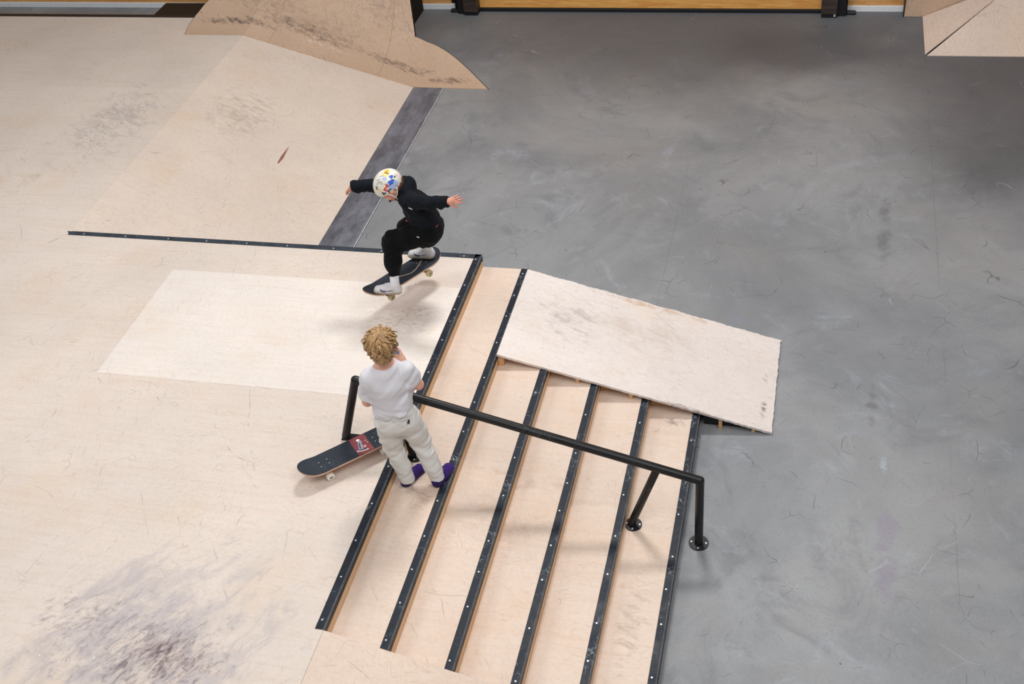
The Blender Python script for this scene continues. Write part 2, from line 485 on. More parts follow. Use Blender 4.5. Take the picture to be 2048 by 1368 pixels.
wall = struct(box('wall_back', -11, 10, YW + 0.02, YW + 0.2, 0, 5.2, 'dark_void'))
wall['label'] = 'oak veneered back wall of the hall'
xs = [-11, -8.6, -6.2, -3.8, -1.9]
for a, b in zip(xs, xs[1:]):
    box('panel', a + 0.003, b - 0.003, YW, YW + 0.02, 0.07, 3.0, 'wall', wall)
for a, b in ((2.62, 5.0), (5.0, 7.4), (7.4, 10)):
    box('panel', a + 0.003, b - 0.003, YW, YW + 0.02, 0.07, 3.0, 'wall', wall)
bb = struct(box('baseboard_back', -11, -1.86, YW - 0.015, YW + 0.02, 0, 0.068, 'white', None, 0.004))
bb['label'] = 'white skirting board left of the door'
bb2 = struct(box('baseboard_back', 2.62, 3.24, YW - 0.015, YW + 0.02, 0, 0.068, 'white', None, 0.004))
bb2['label'] = 'short white skirting board right of the door'

door = bpy.data.objects.new('door_1', None)
COL.objects.link(door)
door.location = (0.4, YW, 0)
struct(door)
door['label'] = 'wide oak sliding door with black steel bottom rail'
def dpart(name, x0, x1, y0, y1, z0, z1, mat, bev=0.003, par=None):
    o = box(name, x0 - 0.4, x1 - 0.4, y0 - YW, y1 - YW, z0, z1, mat, None, bev)
    o.parent = par or door
    return o
dpart('door_leaf', -1.70, 2.50, YW - 0.05, YW + 0.01, 0.045, 2.9, 'door')
dpart('bottom_rail', -1.62, 2.42, YW - 0.062, YW + 0.0, 0.0, 0.042, 'black')
for s, x in ((-1, -1.74), (1, 2.56)):
    dpart('door_frame', x - 0.05, x + 0.05, YW - 0.13, YW + 0.01, 0, 3.0, 'black')
    xb = x + (0.12 if s < 0 else -0.13)
    dpart('bumper_block', xb - 0.085, xb + 0.085, YW - 0.19, YW - 0.055, 0.045, 0.62, 'brown_block', 0.008)
    dpart('bumper_shoe', xb - 0.08, xb + 0.08, YW - 0.17, YW - 0.06, 0.0, 0.043, 'black', 0.004)
    xp = x + s * 0.10
    dpart('floor_stop', xp - 0.055, xp + 0.055, YW - 0.10, YW - 0.04, 0.0, 0.035, 'black', 0.01)
for k, z in enumerate((0.05, 0.11, 0.17, 0.23, 0.29)):
    o = cyl('chain_link', (2.49 - 0.4, -0.175, z - 0.03), (2.495 - 0.4, -0.175, z + 0.03), 0.012, 'worn_edge', door, 8)

cab = tag(box('black_crate', -5.66, -4.7, YW - 0.42, YW - 0.02, 0, 0.075, 'black', None, 0.008),
          'low black box on the floor against the skirting behind the platform', 'box')

# ------------------------------------------------------------------ platform
plat = thing('skate_platform', 'large raised plywood platform with black steel edges at the left', 'platform', (0, 0, 0))
G = 0.0
def sheet(x0, x1, y0, y1, mat='deck', z=H, th=0.014, par=None):
    return box('plywood_sheet', x0 + G, x1 - G, y0 + G, y1 - G, z - th, z, mat, par or plat)
XE, YE = -0.05, YB - 0.045
rows = [-4.68, -3.465, -2.25, -1.03, 0.185, 1.40, YE]
cols = [-9.2, -7.275, -4.835, -2.395, 0]
for j in range(len(rows) - 1):
    for i in range(len(cols) - 1):
        y0, y1 = rows[j], rows[j + 1]
        x0, x1 = cols[i], cols[i + 1]
        if x1 == 0 and y0 > -1.1:
            x1 = XE
        if x1 == 0 and j == 2:
            sheet(x0, XE, YN, y1)
            sheet(x0, 0, y0, YN)
            continue
        o = sheet(x0, x1, y0, y1, 'new_sheet' if (i == 3 and j == 4) else 'deck', H + (0.0015 if (i == 3 and j == 4) else 0))
        if i == 3 and j == 4:
            o['label'] = 'pale newer plywood sheet'
rows2 = [YE, 3.04, 4.26, 5.48, 5.85]
cols2 = [-9.2, -8.43, -5.99, XS]
for y0, y1 in zip(rows2, rows2[1:]):
    for x0, x1 in zip(cols2, cols2[1:]):
        sheet(x0, x1, y0, y1)
box('frame', -9.2, -0.02, -4.68, YB - 0.01, 0.0, H - 0.0145, 'dark_void', plat)
box('frame', -9.2, XS - 0.005, YB - 0.009, 5.88, 0.0, H - 0.0145, 'dark_void', plat)
# screw heads showing in the deck
for k in range(46):
    sx_, sy_ = random.uniform(-3.2, -0.12), random.uniform(-2.3, 1.7)
    q = screw((sx_, sy_, H + (0.0012 if 0.185 < sy_ < 1.4 and sx_ > -2.395 else 0.0) - 0.0008), plat)
    q.scale = (0.75, 0.75, 1)
# coping along the far edge, cut at an angle where the bank starts
co = prism('coping', [(XS - 0.02, YB), (0.004, YB), (-0.05, YE), (XS + 0.03, YE)], H - 0.01, H + 0.004, 'coping', plat)
x = XS + 0.15
while x < -0.1:
    screw((x, YE + 0.02, H + 0.004), co)
    x += 0.36 + random.uniform(-0.04, 0.04)
box('coping_face', XS + 0.02, 0.004, YB, YB + 0.005, H - 0.06, H + 0.004, 'coping', plat)
# back edge of the left-hand deck
box('coping', -9.2, -3.6, 5.85, 5.905, H - 0.01, H + 0.004, 'black', plat)
box('coping_face', -9.2, -3.6, 5.905, 5.91, H - 0.3, H + 0.004, 'black', plat)

# ------------------------------------------------------------------ bank behind the platform
bank = thing('bank_ramp', 'sloping plywood bank running down to the concrete behind the platform', 'ramp', (0, 0, 0))
def bank_sheet(y0, y1):
    th = 0.014
    n = Vector((H, 0, XS * -1 + XT)).normalized() * th
    vs = []
    for yy in (y0 + G, y1 - G):
        vs += [(XS + 0.0012, yy, H), (XT, yy, 0.008), (XT - 0.03, yy, 0.0005), (XS + 0.0012, yy, H - 0.018)]
    f = [(0, 1, 2, 3), (7, 6, 5, 4), (0, 4, 5, 1), (1, 5, 6, 2), (2, 6, 7, 3), (3, 7, 4, 0)]
    obj('plywood_sheet', vs, f, 'bank', bank)
ys = [YB + 0.006, 3.04, 4.26, 5.48, 6.0]
for y0, y1 in zip(ys, ys[1:]):
    bank_sheet(y0, y1)
o = prism('transition_plate', [(XT + 0.002, YB + 0.008), (XT + 0.34, YB + 0.008), (XT + 0.335, 5.75), (XT + 0.002, 5.75)], 0.0, 0.007, 'strip', bank)
o['label'] = 'dark steel strip along the foot of the bank'
box('bright_edge', XT + 0.330, XT + 0.337, YB + 0.008, 5.75, 0.0072, 0.0080, 'worn_edge', o)
# a long splinter torn out of the bank surface
sl = H / (XT - XS)
def on_bank(x, y, dz=0.0):
    return (x, y, 0.008 + (H - 0.008) * (XT - x) / (XT - XS) + dz)
vs = [on_bank(-2.496, 3.58, 0.002), on_bank(-2.484, 3.585, 0.003), on_bank(-2.476, 3.68, 0.004), on_bank(-2.497, 3.89, 0.002), on_bank(-2.503, 3.70, 0.003)]
obj('splinter_gouge', vs, [(0, 1, 2, 3, 4)], plain('torn_ply', srgb(150, 98, 76), 0.8), bank)

# ------------------------------------------------------------------ stairs
stairs = thing('stair_set', 'set of six low plywood steps with black steel nosings', 'stairs', (0, 0, 0))
def nosing(i):
    """angle iron on the edge x=(i-1)*D, z=(7-i)*RISE"""
    x, z = (i - 1) * D, (7 - i) * RISE
    t, wtop, wf = 0.004, 0.046, 0.042
    prof = [(x - wtop, z), (x - wtop, z + t), (x + t - 0.002, z + t), (x + t, z + t - 0.002), (x + t, z - wf), (x, z - wf), (x, z)]
    y1 = YB + (0.004 if i == 1 else 0.0)
    o = prism('nosing', prof, YN, y1, 'nosing', stairs, 'y')
    bmm = bmesh.new()
    for yy0, yy1 in ((YN, y1),):
        vs = [bmm.verts.new(p) for p in ((x + t - 0.0045, yy0, z + t + 0.0005), (x + t + 0.0006, yy0, z + t - 0.0036), (x + t + 0.0006, yy1, z + t - 0.0036), (x + t - 0.0045, yy1, z + t + 0.0005))]
        bmm.faces.new(vs)
    from_bm('worn_corner', bmm, 'worn_edge', o)
    y = YN + 0.06
    while y < YB - 0.03:
        if not (i > 2 and y > 0.80):
            screw((x - 0.026 + random.uniform(-0.004, 0.004), y, z + t), o)
        y += 0.30 + random.uniform(-0.07, 0.07)
for i in range(1, 7):
    x, z = (i - 1) * D, (7 - i) * RISE
    if i < 6:
        box('tread', x + 0.001, x + D - 0.001, YN, YB, z - RISE - 0.018, z - RISE, 'tread', stairs)
    box('riser', x - 0.016, x, YN, YB, z - RISE + (0 if i < 6 else 0.001), z - 0.002, 'riser' if i < 6 else 'black', stairs)
    nosing(i)
core = [(-0.015, 0.0005)] + [(5 * D - 0.018, 0.0005)]
for i in range(5, 0, -1):
    core += [(i * D - 0.018, (6 - i) * RISE - 0.019), ((i - 1) * D - 0.018, (6 - i) * RISE - 0.019)]
prism('carcass', core, YN + 0.002, YB - 0.002, 'edge_wood', stairs, 'y')

# bank beside the stairs (near side)
nb = thing('bank_ramp', 'plain plywood bank beside the near end of the steps', 'ramp', (0, 0, 0))
def near_sheet(y0, y1):
    vs = []
    for yy in (y0 + G, y1 - G):
        vs += [(0.002, yy, H), (6 * D, yy, 0.004), (6 * D - 0.06, yy, 0.0005), (0.002, yy, H - 0.018)]
    f = [(0, 1, 2, 3), (7, 6, 5, 4), (0, 4, 5, 1), (1, 5, 6, 2), (2, 6, 7, 3), (3, 7, 4, 0)]
    obj('plywood_sheet', vs, f, 'tread', nb)
for y0, y1 in ((YN - 1.22, YN - 0.002), (YN - 2.44, YN - 1.22), (YN - 3.05, YN - 2.44)):
    near_sheet(y0, y1)
prism('frame', [(0.002, 0.0005), (6 * D - 0.08, 0.0005), (0.002, H - 0.022)], YN - 3.04, YN - 0.01, 'edge_wood', nb, 'y')

# ------------------------------------------------------------------ kicker ramp laid over the steps
kick = thing('kicker_ramp', 'pale plywood kicker ramp laid over the far half of the steps', 'ramp', (0, 0, 0))
KX0, KZ0, KX1, KZ1, KY0, KY1 = D + 0.004, 5 * RISE + 0.006, 2.245, 0.022, 0.822, YB
ks = (KZ1 - KZ0) / (KX1 - KX0)
kz = lambda x: KZ0 + ks * (x - KX0)
rnd = random.Random(3)
nx = 130
top, far = [], []
near_pts = [(KX0 + (KX1 - KX0) * i / nx, KY0 + (rnd.uniform(-0.003, 0.003) if i > nx * 0.8 else rnd.uniform(-0.0015, 0.0015))) for i in range(nx + 1)]
far_pts = [(KX0 + (KX1 + 0.012 - KX0) * i / nx, KY1 + rnd.uniform(-0.004, 0.003) - 0.006 + 0.003 * math.sin(i * 0.35)) for i in range(nx + 1)]
end_pts = [(KX1 + rnd.uniform(-0.004, 0.003), KY0 + (KY1 - KY0) * i / 40) for i in range(1, 40)]
outline = near_pts + end_pts + far_pts[::-1]
bm = bmesh.new()
tv = [bm.verts.new((a, b, kz(a))) for a, b in outline]
bv = [bm.verts.new((a, b, max(kz(a) - 0.019, 0.001))) for a, b in outline]
bm.faces.new(tv)
bm.faces.new(bv[::-1])
for i in range(len(tv)):
    j = (i + 1) % len(tv)
    bm.faces.new((tv[i], bv[i], bv[j], tv[j]))
from_bm('ramp_panel', bm, 'kick', kick)
# wedge-shaped stringers standing on each tread, set back under the panel
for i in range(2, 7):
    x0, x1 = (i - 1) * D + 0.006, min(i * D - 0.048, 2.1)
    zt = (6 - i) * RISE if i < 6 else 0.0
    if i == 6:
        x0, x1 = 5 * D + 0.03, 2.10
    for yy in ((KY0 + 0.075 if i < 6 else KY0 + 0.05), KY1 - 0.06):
        prism('stringer_or_dark_gap', [(x0, zt + 0.001), (x1, zt + 0.001), (x1, max(kz(x1) - 0.020, zt + 0.004)), (x0, kz(x0) - 0.020)], yy, yy + 0.02, 'shaded_timber' if i < 6 else 'black', kick, 'y')  # shade painted into the stringers; the last is black for the dark gap
for x, zt in ((D + 0.034, 4 * RISE), (D * 2 + 0.215, 3 * RISE), (D * 3 + 0.235, 2 * RISE), (1.90, 0.0), (2.125, 0.0)):
    wdt = 0.028 if x < 0.5 else 0.017
    box('joist_end', x - wdt, x + wdt * 0.4, KY0 + 0.010, KY0 + (0.074 if x < 1.7 else 0.049), zt + 0.001, kz(x + wdt) - 0.020, 'edge_wood', kick)

# ------------------------------------------------------------------ handrail
rail = thing('handrail', 'black steel tube handrail running down over the steps', 'handrail', (0, 0, 0))
RY = -0.20
RT = 0.027
A = Vector((-0.215, RY, 1.157))      # upper end
B = Vector((1.868, RY, 0.575))       # lower end
cyl('rail_tube', A, B, RT, 'rail', rail, 24)
for p_ in (A, B):
    bm = bmesh.new()
    bmesh.ops.create_uvsphere(bm, u_segments=20, v_segments=12, radius=RT * 1.01)
    o = from_bm('rail_corner', bm, 'rail', rail, True, p_)
rl = lambda x: A + (B - A) * ((x - A.x) / (B.x - A.x))
cyl('end_post', A, (-0.378, RY, H + 0.012), RT * 0.98, 'rail', rail, 24)
o = box('base_plate', -0.40, -0.235, RY - 0.03, RY + 0.03, H + 0.001, H + 0.012, 'rail', rail, 0.003)
cyl('end_post', B, (1.862, RY, 0.008), RT * 0.98, 'rail', rail, 24)
def foot(x, y, z, r, n=4, cut=None):
    bm = bmesh.new()
    tube_bm(bm, (0, 0, 0.001), (0, 0, 0.008), r, None, 32)
    if cut is not None:
        bmesh.ops.bisect_plane(bm, geom=bm.verts[:] + bm.edges[:] + bm.faces[:], plane_co=(cut, 0, 0), plane_no=(-1, 0, 0), clear_outer=True)
        bmesh.ops.holes_fill(bm, edges=bm.edges[:])
    f = from_bm('foot_plate', bm, 'rail', rail, False, (x, y, z))
    for k in range(n):
        t = -math.pi / 2 + k * 2 * math.pi / n
        if cut is None or r * 0.74 * math.cos(t) > cut:
            b_ = screw((r * 0.74 * math.cos(t), r * 0.74 * math.sin(t), 0.008), f)
            b_.scale = (1.1, 1.1, 2.0)
    return f
foot(1.862, RY, 0.0, 0.062)
pb = rl(1.615)
cyl('brace_post', pb, (1.438, RY, RISE + 0.006), RT * 0.92, 'rail', rail, 24)
foot(1.452, RY, RISE, 0.055, 4, -0.045)
pb = rl(0.045)
cyl('brace_post', pb, (0.058, RY, 5 * RISE + 0.006), RT * 1.05, 'rail', rail, 24)
foot(0.076, RY, 5 * RISE, 0.055, 4, -0.064)

# ------------------------------------------------------------------ quarter pipe at the back
quarter = thing('quarter_pipe', 'scuffed curved plywood quarter pipe standing across the bank at the back', 'ramp', (0, 0, 0))
QR = 1.03
def q_ground(x):
    return H if x < XS else (0.0 if x > XT else (XT - x) / (XT - XS) * H)
def q_toe(x):
    t = min(max((x - XS) / (XT - XS), 0), 1)
    return 5.435 + 0.13 * t
def q_f(s):
    if s <= 0:
        return 0.0
    m = 0.95 * QR
    if s < m:
        return QR - math.sqrt(QR * QR - s * s)
    return QR - math.sqrt(QR * QR - m * m) + (s - m) * 3.04
def q_right(s):
    if s < 0.64:
        return -0.975 - 0.95 * (1 - (1 - s / 0.64) ** (1 / 1.9))
    return -1.925 - 0.10 * min((s - 0.64) / 0.3, 1.0)
def q_left(s):
    return float(np.interp(s, [0, 0.1, 0.21, 0.34, 0.47, 0.57, 0.70, 0.85, 1.12], [-4.228, -4.255, -4.264, -4.242, -4.19, -4.118, -4.02, -3.9, -3.7]))
svals = sorted([0.64 * (1 - (1 - i / 40) ** 1.6) for i in range(41)] + [0.64 + 0.48 * i / 14 for i in range(1, 15)])
ns = len(svals) - 1
def q_panel(x0, x1, n):
    verts, faces = [], []
    for s in svals:
        xl = q_left(s) if x0 is None else x0 + 0.001
        xr = q_right(s) if x1 is None else x1 - 0.001
        xr = max(xr, xl + 0.01)
        for k in range(n + 1):
            x = xl + (xr - xl) * k / n
            y = q_toe(x) + s
            verts.append((x, y, q_ground(x) + q_f(s) + 0.010))
    top_n = len(verts)
    W_ = n + 1
    for j in range(ns):
        for k in range(n):
            a = j * W_ + k
            faces.append((a, a + 1, a + W_ + 1, a + W_))
    o = obj('plywood_panel', verts, faces, 'quarter', quarter, False)
    md = o.modifiers.new('t', 'SOLIDIFY')
    md.thickness = 0.012
    md.offset = -1
    o.data.polygons.foreach_set('use_smooth', [False] * len(o.data.polygons))
    return o
q_panel(None, XS, 6)
q_panel(XS, -3.30, 3)
q_panel(-3.30, -2.17, 10)
q_panel(-2.17, None, 10)
# black painted edge and undercut side of the right-hand end
verts, faces = [], []
for s in svals:
    x = q_right(s)
    y = q_toe(x) + s
    z = q_ground(x) + q_f(s)
    verts += [(x + 0.006, y + 0.001, z + 0.011), (x + 0.012, y + 0.004, max(z - 0.022, 0.0005)), (x - 0.40 * z - 0.02, y + 0.62 * z + 0.02, 0.0005 if x > XT else q_ground(x) + 0.0005)]
for j in range(ns):
    a = j * 3
    faces += [(a, a + 1, a + 4, a + 3), (a + 1, a + 2, a + 5, a + 4)]
obj('side_panel', verts, faces, 'black', quarter)
verts, faces = [], []
for s in svals:
    x = q_left(s)
    y = q_toe(x) + s
    z = q_ground(x) + q_f(s)
    verts += [(x - 0.003, y, z + 0.011), (x - 0.003, y, z - 0.006), (x + 0.05, y + 0.02, H + 0.001)]
for j in range(ns):
    a = j * 3
    faces += [(a, a + 1, a + 4, a + 3), (a + 1, a + 2, a + 5, a + 4)]
obj('side_panel', verts, faces, 'dark_void', quarter)
# body behind the curved face, up to a flat top
box('frame', -4.1, -2.25, 6.76, YW - 0.03, 0.0, 1.55, 'dark_void', quarter)

# ------------------------------------------------------------------ hip ramp and wall ramp at the right
hip = thing('hip_ramp', 'pale plywood hip ramp with a creased corner in the upper right', 'ramp', (0, 0, 0))
HX, HY, HK = 3.403, 6.466, 0.46
def hz(x, y):
    return HK * min(x - HX, y - HY)
def plate(name, pts, par, mat, th=0.012):
    n = len(pts)
    vs = [tuple(p) for p in pts] + [(p[0], p[1], max(p[2] - th, 0.0003)) for p in pts]
    f = [tuple(range(n)), tuple(range(2 * n - 1, n - 1, -1))] + [(i, n + i, n + (i + 1) % n, (i + 1) % n) for i in range(n)]
    return obj(name, vs, f, mat, par)
T = 0.9
plate('front_face', [(HX + 0.02, HY + 0.0, 0.008), (6.6, HY + 0.02, 0.008), (6.6, HY + T, HK * T), (HX + T, HY + T, HK * T)], hip, 'hip')
plate('side_face', [(HX, HY + 0.015, 0.008), (HX + T, HY + T + 0.004, HK * T), (HX + T, 7.36, HK * T), (HX, 7.36, 0.008)], hip, 'hip')
wr = thing('wall_ramp', 'honey coloured steep plywood wall ramp behind the hip ramp', 'ramp', (0, 0, 0))
verts, faces = [], []
m_ = 14
for i in range(m_ + 1):
    t = i / m_
    yy = 7.365 + 0.10 * math.sin(t * math.pi / 2)
    zz = 0.004 + 1.5 * t
    verts += [(3.214, yy, zz), (6.6, yy, zz)]
for i in range(m_):
    a = 2 * i
    faces.append((a, a + 1, a + 3, a + 2))
o = obj('curved_face', verts, faces, 'quarter', wr)
md = o.modifiers.new('t', 'SOLIDIFY')
md.thickness = 0.012
box('side_panel', 3.203, 3.212, 7.362, 7.47, 0.0, 1.5, 'black', wr)

# ------------------------------------------------------------------ skateboards
def skateboard(name, label, L, Wd, loc, rotz, tilt=0.0, wheel_col='wheel_white', wood='board_wood', grip_worn=0.3):
    root = thing(name, label, 'skateboard', loc)
    root.rotation_mode = 'XYZ'
    root.matrix_world = Matrix.Translation(loc) @ Matrix.Rotation(rotz, 4, 'Z') @ Matrix.Rotation(tilt, 4, 'Y')
    ht = 0.088
    kick_x = L / 2 - 0.135
    def zc(x, v):
        a = max(abs(x) - kick_x, 0)
        return ht + 0.004 * (v * 2) ** 2 + (a * a * 1.4 + a * 0.12 if a > 0 else 0)
    def half(x):
        e = max(abs(x) - (L / 2 - Wd * 0.62), 0) / (Wd * 0.62)
        return Wd / 2 * math.sqrt(max(1 - e ** 2.3, 0.0))
    nxx, nv = 48, 10
    xs_ = [-math.cos(math.pi * i / nxx) * L / 2 for i in range(nxx + 1)]
    def shell(dz, thick, shrink, a0=-1, a1=1):
        bm = bmesh.new()
        rows_t, rows_b = [], []
        for x in xs_:
            if x < a0 * L / 2 or x > a1 * L / 2:
                continue
            hw = max(half(x) - shrink, 0.004)
            rows_t.append([bm.verts.new((x, (k / nv - 0.5) * 2 * hw, zc(x, (k / nv - 0.5)) + dz)) for k in range(nv + 1)])
            rows_b.append([bm.verts.new((x, (k / nv - 0.5) * 2 * hw, zc(x, (k / nv - 0.5)) + dz - thick)) for k in range(nv + 1)])
        for a, b in zip(rows_t, rows_t[1:]):
            for k in range(nv):
                bm.faces.new((a[k], b[k], b[k + 1], a[k + 1]))
        for a, b in zip(rows_b, rows_b[1:]):
            for k in range(nv):
                bm.faces.new((a[k], a[k + 1], b[k + 1], b[k]))
        for a, b, c, d in zip(rows_t, rows_t[1:], rows_b, rows_b[1:]):
            bm.faces.new((a[0], c[0], d[0], b[0]))
            bm.faces.new((a[nv], b[nv], d[nv], c[nv]))
        for a, c in ((rows_t[0], rows_b[0]), (rows_t[-1], rows_b[-1])):
            for k in range(nv):
                bm.faces.new((a[k], a[k + 1], c[k + 1], c[k]))
        return bm
    o = smooth_by_angle(from_bm('deck', shell(-0.0005, 0.011, 0.0), wood, root))
    grip = smooth_by_angle(from_bm('grip_tape', shell(0.0006, 0.001, 0.0012), 'grip', root))
    wb = L / 2 - 0.165
    for s in (-1, 1):
        bm = bmesh.new()
        for v in boxv(s * wb - 0.035, s * wb + 0.035, -0.026, 0.026, ht - 0.020, ht - 0.0118):
            bm.verts.new(v)
        bm.verts.ensure_lookup_table()
        for f in BOXF:
            bm.faces.new([bm.verts[i] for i in f])
        tube_bm(bm, (s * wb - s * 0.008, 0, ht - 0.02), (s * wb, 0, 0.03), 0.017, 0.013, 12)
        tube_bm(bm, (s * wb, -Wd * 0.29, 0.026), (s * wb, Wd * 0.29, 0.026), 0.011, 0.011, 12)
        tube_bm(bm, (s * wb, -Wd * 0.5, 0.026), (s * wb, Wd * 0.5, 0.026), 0.004, 0.004, 8)
        from_bm('truck', bm, 'truck', root)
        for k in (-1, 1):
            yw = k * Wd * 0.40
            bm = bmesh.new()
            path_bm(bm, [(s * wb, yw - 0.016, 0.026), (s * wb, yw - 0.012, 0.026), (s * wb, yw + 0.012, 0.026), (s * wb, yw + 0.016, 0.026)], [0.020, 0.026, 0.026, 0.020], 24)
            wh = smooth_by_angle(from_bm('wheel', bm, wheel_col, root), 0.5)
            bm = bmesh.new()
            tube_bm(bm, (s * wb, yw + k * 0.0155, 0.026), (s * wb, yw + k * 0.0172, 0.026), 0.0105, 0.010, 16)
            from_bm('bearing', bm, 'truck', wh)
            bm = bmesh.new()
            tube_bm(bm, (s * wb, yw + k * 0.017, 0.026), (s * wb, yw + k * 0.0205, 0.026), 0.005, 0.005, 6)
            from_bm('axle_nut', bm, 'screw', wh)
    # eight deck bolts
    for s in (-1, 1):
        for a in (-0.027, 0.027):
            for b in (-0.0205, 0.0205):
                q = screw((s * wb + a, b, zc(s * wb + a, b / Wd) + 0.0005), grip)
                q.scale = (0.55, 0.55, 0.5)
    return root, grip, zc

t = NT('grip_tape')
n_ = t.noise(t.objc(), 260, 2)
n2_ = t.noise(t.objc(), 11, 4)
c_ = t.mix(t.rng(n_, 0.35, 0.7), srgb(38, 42, 50), srgb(62, 68, 78))
c_ = t.mix(t.math('MULTIPLY', t.rng(n2_, 0.5, 0.75), 0.3), c_, srgb(84, 90, 100))
c_ = t.mix(t.rng(t.vor(t.objc(), 22), 0.07, 0.03), c_, srgb(110, 116, 124))
M['grip'] = t.out(c_, 0.85, 0.3)
M['board_wood'] = plain('maple_ply_edge', srgb(216, 176, 150), 0.5)
M['wheel_white'] = plain('white_urethane', srgb(238, 230, 218), 0.35, var=0.04)
M['wheel_tan'] = plain('worn_tan_urethane', srgb(206, 190, 142), 0.4, var=0.05)
M['truck'] = plain('dull_alloy', srgb(96, 92, 86), 0.4, 0.5, 0.5)
M['red'] = plain('faded_red_print', srgb(134, 62, 66), 0.75, var=0.28, sc=45)
M['print_grey'] = plain('grey_print', srgb(150, 152, 168), 0.75, var=0.4, sc=90)
M['print_dark'] = plain('charcoal_print', srgb(58, 62, 72), 0.75)
M['print_white'] = plain('white_print', srgb(238, 236, 238), 0.7, var=0.03)
M['print_pink'] = plain('pale_pink_print', srgb(206, 172, 170), 0.75, var=0.2, sc=70)
M['pale_line'] = plain('bare_maple', srgb(222, 200, 176), 0.6)

# board left standing on the platform beside the boy
KB_L, KB_W = 0.70, 0.172
kang = math.atan2(0.697, 0.717)
nose = Vector((-0.512, -0.630))
cen = nose + Vector((math.cos(kang), math.sin(kang))) * (KB_L / 2)
kb, kgrip, kzc = skateboard('skateboard', 'skateboard with red sticker standing on the platform behind the fair haired boy', KB_L, KB_W, (cen.x, cen.y, H + 0.0015), kang)
def on_grip(root_grip, zc_, Wd, pts, mat, name, dz=0.002):
    """flat print on the grip tape: outline in board coordinates (x along, y across)"""
    vs = [(x, y, zc_(x, y / Wd) + dz) for x, y in pts]
    return obj(name, vs, [tuple(range(len(vs)))], mat, root_grip)
sx0, sx1 = 0.020, 0.125
hw_ = KB_W / 2 - 0.003
st = [(sx0, -hw_), (sx1, -hw_), (sx1, -hw_ / 2), (sx1, 0), (sx1, hw_ / 2), (sx1, hw_), (sx0, hw_), (sx0, hw_ / 2), (sx0, 0), (sx0, -hw_ / 2)]
on_grip(kgrip, kzc, KB_W, st, 'red', 'sticker', 0.0016)
# picture on the sticker: drawn upright as the photograph sees it; e1 = right, e2 = up on the sticker
e1 = Vector((math.cos(-0.30), math.sin(-0.30)))
e2 = Vector((-e1.y, e1.x))
c0_ = Vector((0.066, 0.004))
def gp(pts, mat, name, dz):
    on_grip(kgrip, kzc, KB_W, [tuple(c0_ + e1 * a + e2 * b) for a, b in pts], mat, name, dz)
gp([(-0.014, -0.044), (0.016, -0.044), (0.010, 0.036), (-0.014, 0.036)], 'print_grey', 'sticker_figure', 0.0024)
gp([(-0.008, -0.036), (0.000, -0.036), (-0.001, 0.026), (-0.008, 0.026)], 'print_dark', 'sticker_figure', 0.0027)
gp([(0.006, -0.030), (0.012, -0.030), (0.008, 0.012), (0.005, 0.012)], 'print_dark', 'sticker_figure', 0.0027)
gp([(-0.022 + 0.012 * (1 + math.cos(a)) , 0.044 + 0.010 * math.sin(a)) for a in [k * math.pi / 4 + 0.39 for k in range(8)]], 'print_white', 'sticker_figure', 0.0028)
gp([(0.026 + (0.014 if k % 2 else 0.007) * math.cos(k * math.pi / 6), -0.020 + (0.014 if k % 2 else 0.007) * math.sin(k * math.pi / 6)) for k in range(12)], 'print_pink', 'sticker_figure', 0.0025)
gp([(-0.026, -0.052), (0.040, -0.050), (0.034, -0.041), (-0.018, -0.043)], 'print_dark', 'sticker_figure', 0.0026)
# row of slanted white strokes, the lettering of the sticker
for k in range(7):
    a = -0.028 + k * 0.0105
    hgt = 0.011 if k in (0, 6) else 0.008
    yb_ = -0.062 + 0.0012 * (k - 3) ** 2 * 0.35
    gp([(a, yb_), (a + 0.0085, yb_ + 0.0005), (a + 0.011, yb_ + hgt), (a + 0.003, yb_ + hgt)], 'print_white', 'lettering', 0.003)
for q in ((0.036, 0.030), (0.046, 0.012)):
    gp([(q[0] + 0.005 * math.cos(k * math.pi / 4), q[1] + 0.005 * math.sin(k * math.pi / 4)) for k in range(8)], 'print_pink', 'sticker_figure', 0.0025)

# board under the jumping skater
SBN, SBT = Vector((-0.571, 0.936, 0.90)), Vector((-0.246, 1.530, 0.86))
sb_c = (SBN + SBT) / 2
sd = (SBT - SBN).normalized()
s_ang = math.atan2(sd.y, sd.x)
s_tilt = math.asin(-sd.z)
SB_L, SB_W = 0.705, 0.182
s_rot = Matrix.Rotation(s_ang, 4, 'Z') @ Matrix.Rotation(s_tilt, 4, 'Y')
s_loc = sb_c - (s_rot @ Vector((0, 0, 0.098)))
sbd, sgrip, szc = skateboard('skateboard', 'skateboard in the air under the jumping skater', SB_L, SB_W, s_loc, s_ang, s_tilt, 'wheel_tan')
# curved pale slit cut through the grip
ctrl = [(0.235, 0.030), (0.203, 0.017), (0.151, -0.009), (0.096, -0.032), (0.037, -0.036), (-0.044, 0.003), (-0.080, 0.022)]
pl = []
for k in range(17):
    u = 1 + k / 16 * 3.999
    i = int(u)
    f_ = u - i
    p0, p1, p2, p3 = (Vector(ctrl[j]) for j in (i - 1, i, i + 1, min(i + 2, 6)))
    q = 0.5 * (2 * p1 + (p2 - p0) * f_ + (2 * p0 - 5 * p1 + 4 * p2 - p3) * f_ ** 2 + (3 * p1 - p0 - 3 * p2 + p3) * f_ ** 3)
    pl.append((q.x, q.y))
verts, faces = [], []
for k, (xx, yy) in enumerate(pl):
    a = pl[max(k - 1, 0)]
    b = pl[min(k + 1, 16)]
    d = Vector((b[0] - a[0], b[1] - a[1])).normalized()
    for sgn in (-1, 1):
        px, py = xx - d.y * 0.0035 * sgn, yy + d.x * 0.0035 * sgn
        verts.append((px, py, szc(px, py / SB_W) + 0.0022))
faces = [(2 * k, 2 * k + 1, 2 * k + 3, 2 * k + 2) for k in range(16)]
